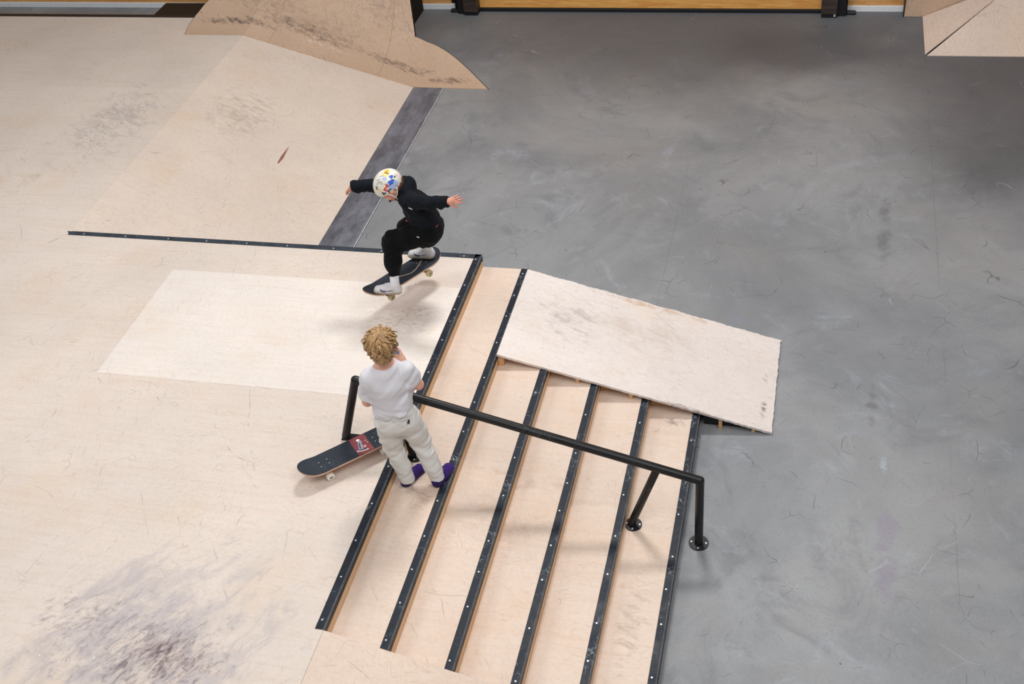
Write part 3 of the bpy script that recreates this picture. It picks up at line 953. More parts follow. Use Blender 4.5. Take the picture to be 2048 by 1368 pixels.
obj('grip_slit', verts, faces, 'pale_line', sgrip)

#PEOPLE
# ------------------------------------------------------------------ people: implicit surfaces
RS = np.random.RandomState(5)
LAT = RS.rand(32, 32, 32).astype(np.float32) * 2 - 1
def vnoise(P):
    """smooth periodic value noise in [-1, 1] at points P (n, 3)"""
    i = np.floor(P).astype(int)
    f = P - i
    f = f * f * (3 - 2 * f)
    r = 0
    for dx in (0, 1):
        for dy in (0, 1):
            for dz in (0, 1):
                wt = (f[:, 0] if dx else 1 - f[:, 0]) * (f[:, 1] if dy else 1 - f[:, 1]) * (f[:, 2] if dz else 1 - f[:, 2])
                r = r + wt * LAT[(i[:, 0] + dx) % 32, (i[:, 1] + dy) % 32, (i[:, 2] + dz) % 32]
    return r

class Vol:
    def __init__(s, lo, hi, res):
        s.lo, s.res = np.array(lo, float), res
        s.n = np.ceil((np.array(hi) - s.lo) / res).astype(int) + 1
        s.v = np.full(s.n, 0.2, np.float32)
    def _sub(s, lo, hi, m):
        a = np.clip(np.floor((np.array(lo) - m - s.lo) / s.res).astype(int), 0, s.n)
        b = np.clip(np.ceil((np.array(hi) + m - s.lo) / s.res).astype(int) + 1, 0, s.n)
        sl = tuple(slice(x, y) for x, y in zip(a, b))
        ax = [(s.lo[i] + np.arange(a[i], b[i]) * s.res).astype(np.float32) for i in range(3)]
        return sl, ax[0][:, None, None], ax[1][None, :, None], ax[2][None, None, :]
    def _join(s, sl, d, k, op):
        v = s.v[sl]
        if op == 'add':
            if k > 0:
                h = np.maximum(k - np.abs(v - d), 0) / k
                s.v[sl] = np.minimum(v, d) - h * h * k / 4
            else:
                s.v[sl] = np.minimum(v, d)
        else:
            h = np.maximum(k - np.abs(v + d), 0) / k if k > 0 else 0
            s.v[sl] = np.maximum(v, -d) + h * h * k / 4
    def cap(s, a, b, ra, rb=None, k=0.02, w=None, flat=1.0, op='add'):
        """tapered capsule; w = wide axis, flat = thickness / width"""
        rb = ra if rb is None else rb
        a, b = np.array(a, float), np.array(b, float)
        R = max(ra, rb)
        sl, X, Y, Z = s._sub(np.minimum(a, b) - R, np.maximum(a, b) + R, k + 4 * s.res)
        ab = b - a
        L2 = max(float(ab @ ab), 1e-9)
        px, py, pz = X - a[0], Y - a[1], Z - a[2]
        t = np.clip((px * ab[0] + py * ab[1] + pz * ab[2]) / L2, 0, 1)
        qx, qy, qz = px - t * ab[0], py - t * ab[1], pz - t * ab[2]
        r = ra + (rb - ra) * t
        l2 = qx * qx + qy * qy + qz * qz
        if w is not None:
            w = np.array(w, float)
            w = w / np.linalg.norm(w)
            c = qx * w[0] + qy * w[1] + qz * w[2]
            rest = np.maximum(l2 - c * c, 0)
            l = np.sqrt(c * c + rest / flat ** 2)
            d = (l - r) * (flat if flat < 1 else 1.0)
        else:
            d = np.sqrt(l2) - r
        s._join(sl, d.astype(np.float32), k, op)
    def chain(s, pts, rads, k=0.02, **kw):
        for i in range(len(pts) - 1):
            s.cap(pts[i], pts[i + 1], rads[i], rads[i + 1], k, **kw)
    def ell(s, c, R, rad, k=0.02, op='add'):
        """ellipsoid, R = 3x3 with the axes as rows"""
        c, R, rad = np.array(c, float), np.array(R, float), np.array(rad, float)
        m = rad.max()
        sl, X, Y, Z = s._sub(c - m, c + m, k + 4 * s.res)
        px, py, pz = X - c[0], Y - c[1], Z - c[2]
        q = 0
        for i in range(3):
            q = q + ((px * R[i, 0] + py * R[i, 1] + pz * R[i, 2]) / rad[i]) ** 2
        d = (np.sqrt(q) - 1) * rad.min()
        s._join(sl, d.astype(np.float32), k, op)
    def clip(s, p, n, lo=None, hi=None):
        """cut away everything on the side n points to, optionally only inside a box"""
        lo = s.lo if lo is None else lo
        hi = s.lo + s.n * s.res if hi is None else hi
        sl, X, Y, Z = s._sub(lo, hi, 0)
        n = np.array(n, float) / np.linalg.norm(n)
        d = (X - p[0]) * n[0] + (Y - p[1]) * n[1] + (Z - p[2]) * n[2]
        s.v[sl] = np.maximum(s.v[sl], d.astype(np.float32))
    def disp(s, fn, band=0.02):
        idx = np.nonzero(np.abs(s.v) < band)
        P = s.lo + np.stack(idx, 1) * s.res
        s.v[idx] += fn(P).astype(np.float32)
    def mesh(s):
        v = s.v
        v[0], v[-1] = 0.2, 0.2
        v[:, 0], v[:, -1] = 0.2, 0.2
        v[:, :, 0], v[:, :, -1] = 0.2, 0.2
        ins = v < 0
        nx, ny, nz = v.shape
        cnt = np.zeros((nx - 1, ny - 1, nz - 1), np.uint8)
        C = [(i, j, k) for i in (0, 1) for j in (0, 1) for k in (0, 1)]
        for i, j, k in C:
            cnt += ins[i:nx - 1 + i, j:ny - 1 + j, k:nz - 1 + k]
        act = np.nonzero((cnt > 0) & (cnt < 8))
        ids = -np.ones(cnt.shape, np.int64)
        ids[act] = np.arange(len(act[0]))
        vals = {c: v[act[0] + c[0], act[1] + c[1], act[2] + c[2]] for c in C}
        acc = np.zeros((len(act[0]), 3))
        num = np.zeros(len(act[0]))
        for c in C:
            for ax in range(3):
                if c[ax]:
                    continue
                e = list(c)
                e[ax] = 1
                e = tuple(e)
                a, b = vals[c], vals[e]
                m = (a < 0) != (b < 0)
                t = np.where(m, a / np.where(m, a - b, 1), 0)
                p = np.tile(np.array(c, float), (len(a), 1))
                p[:, ax] += t
                acc[m] += p[m]
                num[m] += 1
        V = s.lo + (np.stack(act, 1) + acc / num[:, None]) * s.res
        F = []
        for ax in range(3):
            sa = [slice(None)] * 3
            sb = [slice(None)] * 3
            sa[ax], sb[ax] = slice(0, -1), slice(1, None)
            e = np.nonzero(ins[tuple(sa)] != ins[tuple(sb)])
            first = ins[tuple(sa)][e]
            u, w_ = [(1, 2), (2, 0), (0, 1)][ax]
            q = []
            for du, dw in ((0, 0), (1, 0), (1, 1), (0, 1)):
                c = [x.copy() for x in e]
                c[u] -= du
                c[w_] -= dw
                q.append(ids[c[0], c[1], c[2]])
            q = np.stack(q, 1)
            q[~first] = q[~first][:, ::-1]
            F.append(q)
        F = np.concatenate(F)
        # q runs (0,0),(1,0),(1,1),(0,1) backwards from the edge: orientation is outward when the first end is inside
        return V, F
    def build(s, name, mat, parent=None, base=(0, 0, 0), relax=1):
        V, F = s.mesh()
        for _ in range(relax):
            acc = np.zeros_like(V)
            n = np.zeros(len(V))
            for a, b in ((0, 1), (1, 2), (2, 3), (3, 0)):
                np.add.at(acc, F[:, a], V[F[:, b]])
                np.add.at(acc, F[:, b], V[F[:, a]])
                np.add.at(n, F[:, a], 1)
                np.add.at(n, F[:, b], 1)
            V = 0.5 * V + 0.5 * acc / n[:, None]
        V = V - np.array(base)
        me = bpy.data.meshes.new(name)
        me.vertices.add(len(V))
        me.vertices.foreach_set('co', V.astype(np.float32).ravel())
        me.loops.add(F.size)
        me.loops.foreach_set('vertex_index', F.ravel().astype(np.int32))
        me.polygons.add(len(F))
        me.polygons.foreach_set('loop_start', np.arange(0, F.size, 4, dtype=np.int32))
        me.polygons.foreach_set('loop_total', np.full(len(F), 4, np.int32))
        me.update(calc_edges=True)
        me.validate()
        me.polygons.foreach_set('use_smooth', [True] * len(F))
        me.materials.append(M[mat] if isinstance(mat, str) else mat)
        o = bpy.data.objects.new(name, me)
        if parent is None:
            o.location = base
        return link(o, parent)

def V3(*a):
    return np.array(a, float)
def unit(a):
    a = np.array(a, float)
    return a / np.linalg.norm(a)

def hand(vol, wrist, d, pn, side, curl=0.35, spread=0.16, size=1.0, thumb=0.8):
    """palm and five fingers. d = pointing direction, pn = palm normal (fingers curl towards it), side=+1: thumb on d x pn side"""
    d, pn = unit(d), unit(pn)
    pn = unit(pn - d * (pn @ d))
    lat = np.cross(d, pn) * side          # towards the thumb
    s = size
    pal = wrist + d * 0.066 * s
    vol.cap(wrist, wrist + d * 0.015 * s, 0.019 * s, 0.021 * s, 0.012, w=lat, flat=0.72)
    vol.cap(wrist + d * 0.014 * s, pal - d * 0.016 * s, 0.022 * s, 0.0285 * s, 0.012, w=lat, flat=0.45)
    for i, (off, ln) in enumerate(((0.021, 0.052), (0.007, 0.058), (-0.007, 0.053), (-0.0205, 0.042))):
        p = pal + lat * off * s - d * (0.010 + abs(i - 1.2) * 0.003) * s
        dd = unit(d + lat * (spread * (1.3 - i) * 0.55))
        bend = curl * (0.8 + 0.15 * i)
        r = (0.0074 - 0.0005 * i) * s
        for j, fr in enumerate((0.45, 0.32, 0.26)):
            q = p + dd * ln * fr * s * 1.05
            vol.cap(p, q, r, r * 0.92, 0.004)
            p = q
            r *= 0.92
            ax = np.cross(dd, pn)
            c_, s_ = math.cos(bend), math.sin(bend)
            dd = unit(dd * c_ + pn * s_)
            pn_ = pn
    # thumb from the side of the palm near its base
    p = wrist + d * 0.020 * s + lat * 0.019 * s
    td = unit(lat * thumb + d * 0.75 + pn * 0.35)
    for ln, r0, r1 in ((0.026, 0.0105, 0.0085), (0.020, 0.0083, 0.0075), (0.015, 0.0075, 0.0062)):
        q = p + td * ln * s
        vol.cap(p, q, r0 * s, r1 * s, 0.006)
        p = q
        td = unit(td + d * 0.25 + pn * 0.12)

def head(vol, c, up, fwd, s=1.0):
    """skull, jaw, nose, ears; returns rotation rows (right, forward, up)"""
    up, fwd = unit(up), unit(fwd)
    fwd = unit(fwd - up * (fwd @ up))
    rt = np.cross(fwd, up)
    R = np.stack([rt, fwd, up])
    P = lambda x, y, z: np.array(c) + (rt * x + fwd * y + up * z) * s
    vol.ell(P(0, -0.008, 0.022), R, V3(0.071, 0.086, 0.078) * s, 0.02)
    vol.ell(P(0, 0.016, -0.028), R, V3(0.057, 0.062, 0.068) * s, 0.03)
    vol.ell(P(0, 0.050, -0.075), R, V3(0.024, 0.022, 0.018) * s, 0.03)      # chin
    for sd in (-1, 1):
        vol.ell(P(sd * 0.032, 0.062, -0.032), R, V3(0.024, 0.016, 0.022) * s, 0.02)   # cheeks
        vol.ell(P(sd * 0.030, 0.084, 0.004), R, V3(0.016, 0.012, 0.010) * s, 0.008, op='sub')
        vol.ell(P(sd * 0.030, 0.072, 0.004), R, V3(0.0125, 0.0125, 0.0115) * s, 0.004)   # lids
        vol.ell(P(sd * 0.073, -0.006, -0.012), R, V3(0.009, 0.019, 0.028) * s, 0.008)
        vol.ell(P(sd * 0.082, 0.000, -0.010), R, V3(0.006, 0.009, 0.016) * s, 0.004, op='sub')
    vol.cap(P(0, 0.078, 0.008), P(0, 0.093, -0.020), 0.0065 * s, 0.0095 * s, 0.014)      # nose
    vol.cap(P(-0.016, 0.074, -0.046), P(0.016, 0.074, -0.046), 0.0065 * s, 0.0065 * s, 0.01)  # lips
    vol.cap(P(-0.019, 0.083, -0.0465), P(0.019, 0.083, -0.0465), 0.0022 * s, 0.0022 * s, 0.002, op='sub')
    return R, P
def face_parts(person, P, s, base, iris):
    for sd in (-1, 1):
        bm = bmesh.new()
        bmesh.ops.create_uvsphere(bm, u_segments=14, v_segments=10, radius=0.0105 * s)
        o = from_bm('eye', bm, 'eye_white', person, True, P(sd * 0.030, 0.0755, 0.004) - np.array(base))
        bm = bmesh.new()
        bmesh.ops.create_uvsphere(bm, u_segments=10, v_segments=8, radius=0.0055 * s)
        from_bm('iris', bm, iris, o, True, P(sd * 0.030, 0.0815, 0.003) - P(sd * 0.030, 0.0755, 0.004))

def skin(name, c, red):
    t = NT(name)
    n = t.noise(t.objc(), 14, 3)
    col = t.mix(t.rng(n, 0.35, 0.7), c, red)
    t.b.inputs['Subsurface Weight'].default_value = 0.08
    t.b.inputs['Subsurface Radius'].default_value = (0.01, 0.004, 0.002)
    return t.out(col, 0.55, 0.35)
def cloth(name, c, var=0.06, rough=0.9, sc=300):
    t = NT(name)
    n = t.noise(t.objc(), sc, 2)
    n2 = t.noise(t.objc(), 9, 4, 0.6)
    col = t.mix(t.rng(n2, 0.3, 0.7), tuple(x * (1 - var) for x in c[:3]) + (1,), c)
    t.bump(n, 0.12, 0.002)
    t.b.inputs['Sheen Weight'].default_value = 0.02
    return t.out(col, rough, 0.2)
M['skin_fair'] = skin('fair_skin', srgb(232, 184, 160), srgb(222, 158, 136))
M['skin_tan'] = skin('rosy_skin', srgb(226, 160, 138), srgb(212, 132, 112))
M['eye_white'] = plain('eye_white', srgb(235, 232, 228), 0.25, var=0.02)
M['iris_blue'] = plain('blue_iris', srgb(70, 96, 120), 0.2)
M['iris_brown'] = plain('brown_iris', srgb(70, 48, 34), 0.2)
M['tshirt'] = cloth('white_jersey', srgb(226, 225, 232), 0.03)
M['chino'] = cloth('off_white_twill', srgb(226, 224, 220), 0.04)
M['hoodie'] = cloth('black_navy_fleece', srgb(15, 20, 28), 0.25)
M['joggers'] = cloth('black_fleece', srgb(10, 10, 12), 0.2)
M['purple'] = cloth('purple_suede', srgb(62, 38, 116), 0.45, 0.85, 60)
M['purple_dark'] = plain('dark_purple_rubber', srgb(40, 26, 78), 0.6)
M['sock'] = cloth('white_sock', srgb(236, 234, 238), 0.03)
M['shoe_white'] = plain('white_leather', srgb(218, 214, 216), 0.5, var=0.06, sc=12)
M['sole_tan'] = plain('grubby_sole_rubber', srgb(164, 154, 132), 0.7, var=0.1)
M['navy'] = plain('navy_print', srgb(34, 48, 92), 0.5)
M['ink'] = plain('black_print', srgb(26, 28, 34), 0.5)
M['tab_red'] = plain('red_tab', srgb(226, 52, 58), 0.6, var=0.05)
M['tab_dark_red'] = plain('dark_red_tab', srgb(150, 40, 60), 0.6, var=0.05)
M['tab_white'] = plain('white_tab', srgb(232, 232, 232), 0.6, var=0.03)

def gauss(x, w):
    return np.exp(-(x / w) ** 2)

# ---- shoe, local: x forward from the heel, z up from the ground, 0.2 m long
def shoe_meshes(prefix, high):
    u = Vol((-0.02, -0.06, -0.01), (0.225, 0.06, 0.14), 0.003)
    u.cap((0.022, 0, 0.030), (0.085, 0, 0.030), 0.030, 0.033, 0.02)
    u.cap((0.085, 0, 0.029), (0.165, 0, 0.020), 0.034, 0.034, 0.02, w=(0, 1, 0), flat=0.80)
    u.cap((0.028, 0, 0.05), (0.036, 0, 0.066 + high), 0.029, 0.030, 0.02)
    u.cap((0.06, 0, 0.055), (0.130, 0, 0.034), 0.023, 0.017, 0.025)
    u.clip((0.03, 0, 0.072 + high), (-0.12, 0, 1))
    u.clip((0, 0, 0.012), (0, 0, -1))
    so = Vol((-0.02, -0.06, -0.01), (0.225, 0.06, 0.05), 0.003)
    so.cap((0.030, 0, 0.010), (0.095, 0, 0.010), 0.034, 0.034, 0.01)
    so.cap((0.095, 0, 0.010), (0.160, 0, 0.010), 0.035, 0.039, 0.01)
    so.clip((0, 0, 0.002), (0, 0, -1))
    so.clip((0, 0, 0.020), (0, 0, 1))
    return u, so
def make_shoe(person, base, mat4, label, upper, sole, high=0.0, laces=None, emblem=None, sock=None):
    u, so = shoe_meshes(label, high)
    o = u.build('shoe', upper, person, (0, 0, 0))
    o.matrix_local = Matrix.Translation(-Vector(base)) @ mat4
    s_ = so.build('sole', sole, o, (0, 0, 0))
    if laces:
        for k in range(4):
            bm = bmesh.new()
            x = 0.088 + 0.016 * k
            z = 0.076 - 0.010 * k
            path_bm(bm, [(x - 0.004, -0.017, z - 0.008), (x, -0.008, z - 0.0005), (x, 0.008, z - 0.0005), (x - 0.004, 0.017, z - 0.008)], 0.0026, 6)
            from_bm('lace', bm, laces, o, True)
        bm = bmesh.new()
        loop = [(0.088 + 0.012 * math.cos(a), 0.012 + 0.016 * math.sin(a), 0.078 + 0.006 * math.cos(a * 2)) for a in [k * math.pi / 5 for k in range(11)]]
        path_bm(bm, loop, 0.0024, 6)
        from_bm('lace', bm, laces, o, True)
    if emblem:
        from mathutils.bvhtree import BVHTree
        bvh = BVHTree.FromPolygons([v.co for v in o.data.vertices], [p.vertices[:] for p in o.data.polygons])
        # curved tick on both flanks, raised on the leather
        for sd in (-1, 1):
            up_ = [(0.143, 0.044), (0.136, 0.035), (0.124, 0.031), (0.106, 0.031), (0.076, 0.034), (0.040, 0.039)]
            lo_ = [(0.143, 0.0435), (0.141, 0.028), (0.128, 0.0215), (0.108, 0.0215), (0.076, 0.029), (0.040, 0.0385)]
            vs, fs = [], []
            for (xa, za), (xb, zb) in zip(up_, lo_):
                for x, z in ((xa, za + 0.004), (xb, zb + 0.004)):
                    h_ = bvh.ray_cast(Vector((x, sd * 0.2, z)), Vector((0, -sd, 0)))[0]
                    vs.append((x, (h_.y if h_ is not None else sd * 0.034) + sd * 0.0015, z))
            for k in range(5):
                a = 2 * k
                fs.append((a, a + 2, a + 3, a + 1) if sd < 0 else (a, a + 1, a + 3, a + 2))
            e = obj('emblem', vs, fs, emblem, o)
            e.modifiers.new('t', 'SOLIDIFY').thickness = 0.0012
    if sock:
        bm = bmesh.new()
        path_bm(bm, [(0.034, 0, 0.05), (0.036, 0, 0.075 + high), (0.038, 0, 0.115 + high), (0.040, 0, 0.14 + high)], [0.026, 0.0265, 0.027, 0.027], 16)
        from_bm('sock', bm, sock, o, True)
    return o
def foot_matrix(heel, toe, up):
    x = unit(np.array(toe) - np.array(heel))
    z = unit(np.array(up) - x * (np.array(up) @ x))
    y = np.cross(z, x)
    m = Matrix(((x[0], y[0], z[0], heel[0]), (x[1], y[1], z[1], heel[1]), (x[2], y[2], z[2], heel[2]), (0, 0, 0, 1)))
    return m

# ================================================================== boy watching
Z1 = 5 * RISE
KB = (0.19, -0.42, Z1)
Lan, Ran = V3(0.100, -0.440, 0.605), V3(0.288, -0.402, 0.605)
Lkn, Rkn = V3(0.050, -0.432, 0.86), V3(0.207, -0.375, 0.87)
Lhp, Rhp = V3(0.070, -0.470, 1.09), V3(0.190, -0.430, 1.10)
pel = V3(0.130, -0.452, 1.13)
che = V3(0.134, -0.458, 1.39)
nck = V3(0.126, -0.452, 1.545)
Lsh, Rsh = V3(0.030, -0.492, 1.462), V3(0.234, -0.430, 1.492)
Lel, Rel = V3(-0.030, -0.462, 1.245), V3(0.270, -0.376, 1.332)
Lwr, Rwr = V3(0.052, -0.315, 1.392), V3(0.165, -0.292, 1.432)
hc = V3(0.133, -0.452, 1.672)
kup, kfw = unit(V3(-0.06, 0.16, 1)), unit(V3(-0.28, 0.95, -0.12))
wid = unit(Rsh - Lsh)

b = Vol((-0.11, -0.62, 0.54), (0.39, -0.18, 1.80), 0.0036)
hR, hP = head(b, hc, kup, kfw, 0.98)
b.cap(nck - V3(0, 0, 0.02), hc - V3(0, 0.008, 0.04), 0.042, 0.041, 0.03)
b.cap(nck - V3(0, 0, 0.03), che, 0.055, 0.095, 0.04, w=wid, flat=0.68)
b.cap(che, pel, 0.098, 0.092, 0.04, w=wid, flat=0.70)
for S, E_, W_ in ((Lsh, Lel, Lwr), (Rsh, Rel, Rwr)):
    b.cap(nck - V3(0, 0, 0.05), S, 0.040, 0.040, 0.05)
    b.cap(S, E_, 0.037, 0.030, 0.02)
    b.cap(E_, W_, 0.031, 0.020, 0.015)
for Hh_, K_, A_ in ((Lhp, Lkn, Lan), (Rhp, Rkn, Ran)):
    b.cap(Hh_, K_, 0.062, 0.045, 0.04)
    b.cap(K_, A_, 0.045, 0.028, 0.02)
    b.cap(A_, A_ + V3(0.02, 0.07, -0.035), 0.026, 0.022, 0.02)
hand(b, Lwr, (0.35, 0.45, 0.75), (0.75, -0.1, -0.4), -1, 0.55, 0.10, 0.9, 0.6)
hand(b, Rwr, (-0.42, 0.15, 0.85), (-0.75, 0.5, -0.4), 1, 0.55, 0.10, 0.9, 0.6)
boy = b.build('person', 'skin_fair', None, KB)
tag(boy, 'blond child in white t-shirt and off-white trousers standing on the steps, back turned', 'person')
face_parts(boy, hP, 0.98, KB, 'iris_blue')

# t-shirt
t_ = Vol((-0.13, -0.62, 1.08), (0.39, -0.28, 1.60), 0.0036)
t_.cap(nck - V3(0, 0, 0.055), che + V3(0, 0, 0.02), 0.085, 0.116, 0.05, w=wid, flat=0.66)
t_.cap(che + V3(0, 0, 0.02), pel + V3(-0.002, 0, 0.04), 0.117, 0.124, 0.04, w=wid, flat=0.72)
t_.cap(pel + V3(-0.002, 0, 0.04), pel - V3(0, 0, 0.05), 0.124, 0.126, 0.02, w=wid, flat=0.74)
for S, E_ in ((Lsh, Lel), (Rsh, Rel)):
    t_.cap(nck - V3(0, 0, 0.052), S, 0.046, 0.047, 0.05)
    d_ = unit(E_ - S)
    t_.cap(S, E_ + d_ * 0.01, 0.050, 0.060, 0.025)
hem_n = unit(V3(0.30, 0.10, -1.0))
t_.clip(V3(0.128, -0.452, 1.198), hem_n, (-0.02, -0.62, 1.05), (0.30, -0.28, 1.275))
for S, E_, fr in ((Lsh, Lel, 0.66), (Rsh, Rel, 0.68)):
    d_ = unit(E_ - S)
    p_ = S + (E_ - S) * fr
    m_ = np.array(E_) + d_ * 0.08
    sgn = -1 if S is Lsh else 1
    lo = (-0.13, -0.62, 1.10) if sgn < 0 else (0.245, -0.62, 1.10)
    hi = (0.010, -0.28, 1.40) if sgn < 0 else (0.39, -0.28, 1.45)
    if sgn < 0:
        sl, X, Y, Z = t_._sub(lo, hi, 0)
    t_.clip(p_, d_, lo, hi)
# neck opening
t_.ell(nck + V3(-0.002, 0.004, 0.045), np.stack([wid, unit(np.cross(kup, wid)), kup]), V3(0.072, 0.062, 0.058), 0.012, op='sub')
def shirt_folds(P):
    q = P - che
    a = q @ wid
    z = q[:, 2]
    dg = z * 0.75 - a * 0.66
    fold = vnoise(np.stack([dg * 26 + 3, (a * 0.75 + z * 0.66) * 7, P[:, 1] * 6], 1))
    f2 = vnoise(np.stack([(z + 0.25 * a) * 40 + 9, a * 8 + 4, P[:, 1] * 8], 1)) * gauss(z + 0.18, 0.07)
    f3 = vnoise(P * 34) * 0.25
    rg = (1 - 2 * np.abs(fold)) * 0.5
    arm = vnoise(np.stack([(z + 0.1) * 30, a * 12 + 2, P[:, 1] * 12], 1)) * (np.abs(a) > 0.10)
    return 0.0065 * fold - 0.0065 * rg + 0.009 * f2 + 0.002 * f3 + 0.006 * arm
t_.disp(shirt_folds)
sh = t_.build('t_shirt', 'tshirt', boy, KB, 1)

# trousers: loose, bunched at the ankles
tr = Vol((-0.08, -0.62, 0.55), (0.40, -0.27, 1.24), 0.0036)
tr.cap(pel + V3(0, 0, 0.075), pel - V3(0, 0.002, 0.03), 0.112, 0.120, 0.03, w=wid, flat=0.74)
for Hh_, K_, A_, o_ in ((Lhp, Lkn, Lan, -1), (Rhp, Rkn, Ran, 1)):
    tr.cap(Hh_ + V3(0, 0, 0.02), Hh_ * 0.45 + K_ * 0.55, 0.074, 0.070, 0.035)
    tr.cap(Hh_ * 0.45 + K_ * 0.55, K_, 0.070, 0.060, 0.02)
    tr.cap(K_, K_ * 0.3 + A_ * 0.7 - V3(0, 0.004, 0), 0.060, 0.050, 0.02)
    tr.cap(K_ * 0.3 + A_ * 0.7 - V3(0, 0.004, 0), A_ - V3(0, 0.006, 0.01), 0.050, 0.049, 0.02)
tr.clip((0, 0, 0.582), (0, 0, -1))
def trouser_folds(P):
    z = P[:, 2]
    low = np.clip((0.95 - z) / 0.3, 0, 1)
    ring = np.sin(z * 2 * math.pi / 0.042 + 5 * vnoise(np.stack([P[:, 0] * 14, P[:, 1] * 14, z * 9], 1)))
    f = 0.0020 * low * ring * (0.4 + vnoise(P * 9))
    n1 = vnoise(np.stack([(z + 0.6 * P[:, 0]) * 24, P[:, 0] * 9, P[:, 1] * 9], 1))
    f += 0.0075 * n1 + 0.006 * np.abs(vnoise(np.stack([(z * 0.9 - 0.5 * P[:, 0]) * 34, P[:, 0] * 10 + 5, P[:, 1] * 10], 1)))
    f += 0.0042 * vnoise(np.stack([(z - 0.7 * P[:, 0]) * 30 + 5, P[:, 0] * 10, P[:, 1] * 10], 1)) * gauss(z - 0.93, 0.10)
    # centre seam at the back
    cx = 0.128
    f += 0.006 * gauss(P[:, 0] - cx + 0.1 * (1.05 - z), 0.008) * (P[:, 1] < -0.46) * gauss(z - 1.05, 0.09)
    return f
tr.disp(trouser_folds)
trs = tr.build('trousers', 'chino', boy, KB, 1)
# little dark tab on the hip pocket
pt = V3(0.224, -0.515, 1.162)
pn_ = unit(V3(0.35, -0.93, 0.1))
ux = unit(np.cross(V3(0, 0, 1), pn_))
uz = np.cross(pn_, ux)
vs = [pt + ux * a + uz * c - np.array(KB) + pn_ * 0.004 for a, c in ((-0.008, -0.010), (0.006, -0.014), (0.010, 0.010), (0.002, 0.012))]
o = obj('pocket_tab', vs, [(0, 1, 2, 3)], 'ink', trs)
o.modifiers.new('t', 'SOLIDIFY').thickness = 0.008
# welt of the hip pocket
bm = bmesh.new()
path_bm(bm, [pt + ux * a + uz * (0.020 - 0.15 * abs(a)) + pn_ * (-0.010 * abs(a + 0.03) / 0.05 + 0.0) - np.array(KB) for a in (-0.085, -0.06, -0.03, 0.0, 0.02)], 0.0022, 6)
from_bm('pocket_welt', bm, 'chino', trs, True)

# shoes
for hl, to in (((0.074, -0.468, Z1 + 0.001), (0.140, -0.315, Z1 + 0.001)), ((0.276, -0.448, Z1 + 0.006), (0.325, -0.275, Z1 + 0.006))):
    make_shoe(boy, KB, foot_matrix(hl, to, (0, 0, 1)), 'kid', 'purple', 'purple_dark', 0.0, laces='sock')

# hair: a cap of wavy locks
hv = Vol(hc - 0.14, hc + 0.15, 0.003)
Rm = hR
hv.ell(hP(0, -0.010, 0.026), Rm, V3(0.0815, 0.0955, 0.0875), 0.01)
hv.ell(hP(0, -0.048, -0.035), Rm, V3(0.060, 0.048, 0.055), 0.02)
rr = np.random.RandomState(11)
locks = []
nl = 480
for k in range(nl):
    # points on a sphere, fibonacci
    zz = 1 - 1.62 * (k + 0.5) / nl
    ph = k * 2.39996
    rad = math.sqrt(max(1 - zz * zz, 0))
    n_ = V3(rad * math.cos(ph), rad * math.sin(ph), zz)
    if n_[1] > 0.45 and n_[2] < 0.30:
        continue
    if abs(n_[0]) > 0.75 and n_[2] < -0.35 and n_[1] > 0.05:
        continue
    locks.append(n_)
crown = unit(V3(0.1, -0.35, 0.93))
allstr = []
for n_ in locks:
    p = hP(*(n_ * V3(0.079, 0.094, 0.086) + V3(0, -0.012, 0.024)))
    nw = unit(Rm.T @ n_)
    flow = n_ - crown * (n_ @ crown)
    flow = flow / (np.linalg.norm(flow) + 1e-3) + V3(0, 0, -0.35)
    flow = flow - n_ * (flow @ n_)
    fl = unit(Rm.T @ (flow + rr.randn(3) * 0.25))
    sd = np.cross(nw, fl)
    ph, amp = rr.rand() * 6.28, (0.004 + 0.005 * rr.rand()) * (0.55 + 0.45 * max(n_[2], 0))
    nseg = 7
    ln = (0.045 + 0.03 * rr.rand()) * (1.0 if n_[2] > 0.2 else 0.68)
    pts, rads = [], []
    lift = (0.004 + 0.007 * rr.rand()) * (0.4 + 0.6 * max(n_[2], 0))
    for j in range(nseg + 1):
        u = j / nseg
        q = p + fl * ln * u + nw * (lift * math.sin(u * 2.4) - (0.62 if n_[2] > 0.35 else 0.95) * (ln * u) ** 2 / 0.085) + sd * amp * math.sin(ph + u * 6.5) + nw * amp * 0.5 * math.cos(ph + u * 6.5)
        pts.append(q)
        rads.append(0.0042 * (1 - 0.6 * u ** 2))
    hv.chain(pts, rads, 0.0025)
    allstr.append((pts, nw))
hv.ell(hP(0, 0.062, -0.050), Rm, V3(0.058, 0.050, 0.060), 0.01, op='sub')
t = NT('tousled_blond_hair')
v_ = t.objc()
a_ = t.noise(t.map(v_, (60, 60, 26)), 1.0, 4, 0.6, 1.0)
b_ = t.noise(v_, 22, 3)
c_ = t.mix(t.rng(a_, 0.34, 0.66), srgb(124, 92, 60), srgb(196, 156, 108))
c_ = t.mix(t.math('MULTIPLY', t.rng(b_, 0.45, 0.7), 0.5), c_, srgb(108, 78, 50))
M['hair'] = t.out(c_, 0.55, 0.4)
M['hair_light'] = plain('sun_bleached_hair', srgb(232, 196, 146), 0.5, var=0.12, sc=60)
hair = hv.build('hair', 'hair', boy, KB, 0)
bm = bmesh.new()
for i, (pts, nw) in enumerate(allstr):
    if i % 2 == 0:
        path_bm(bm, [q + nw * 0.0030 - np.array(KB) for q in pts], [0.0014, 0.0017, 0.0018, 0.0017, 0.0015, 0.0013, 0.001, 0.0005], 5)
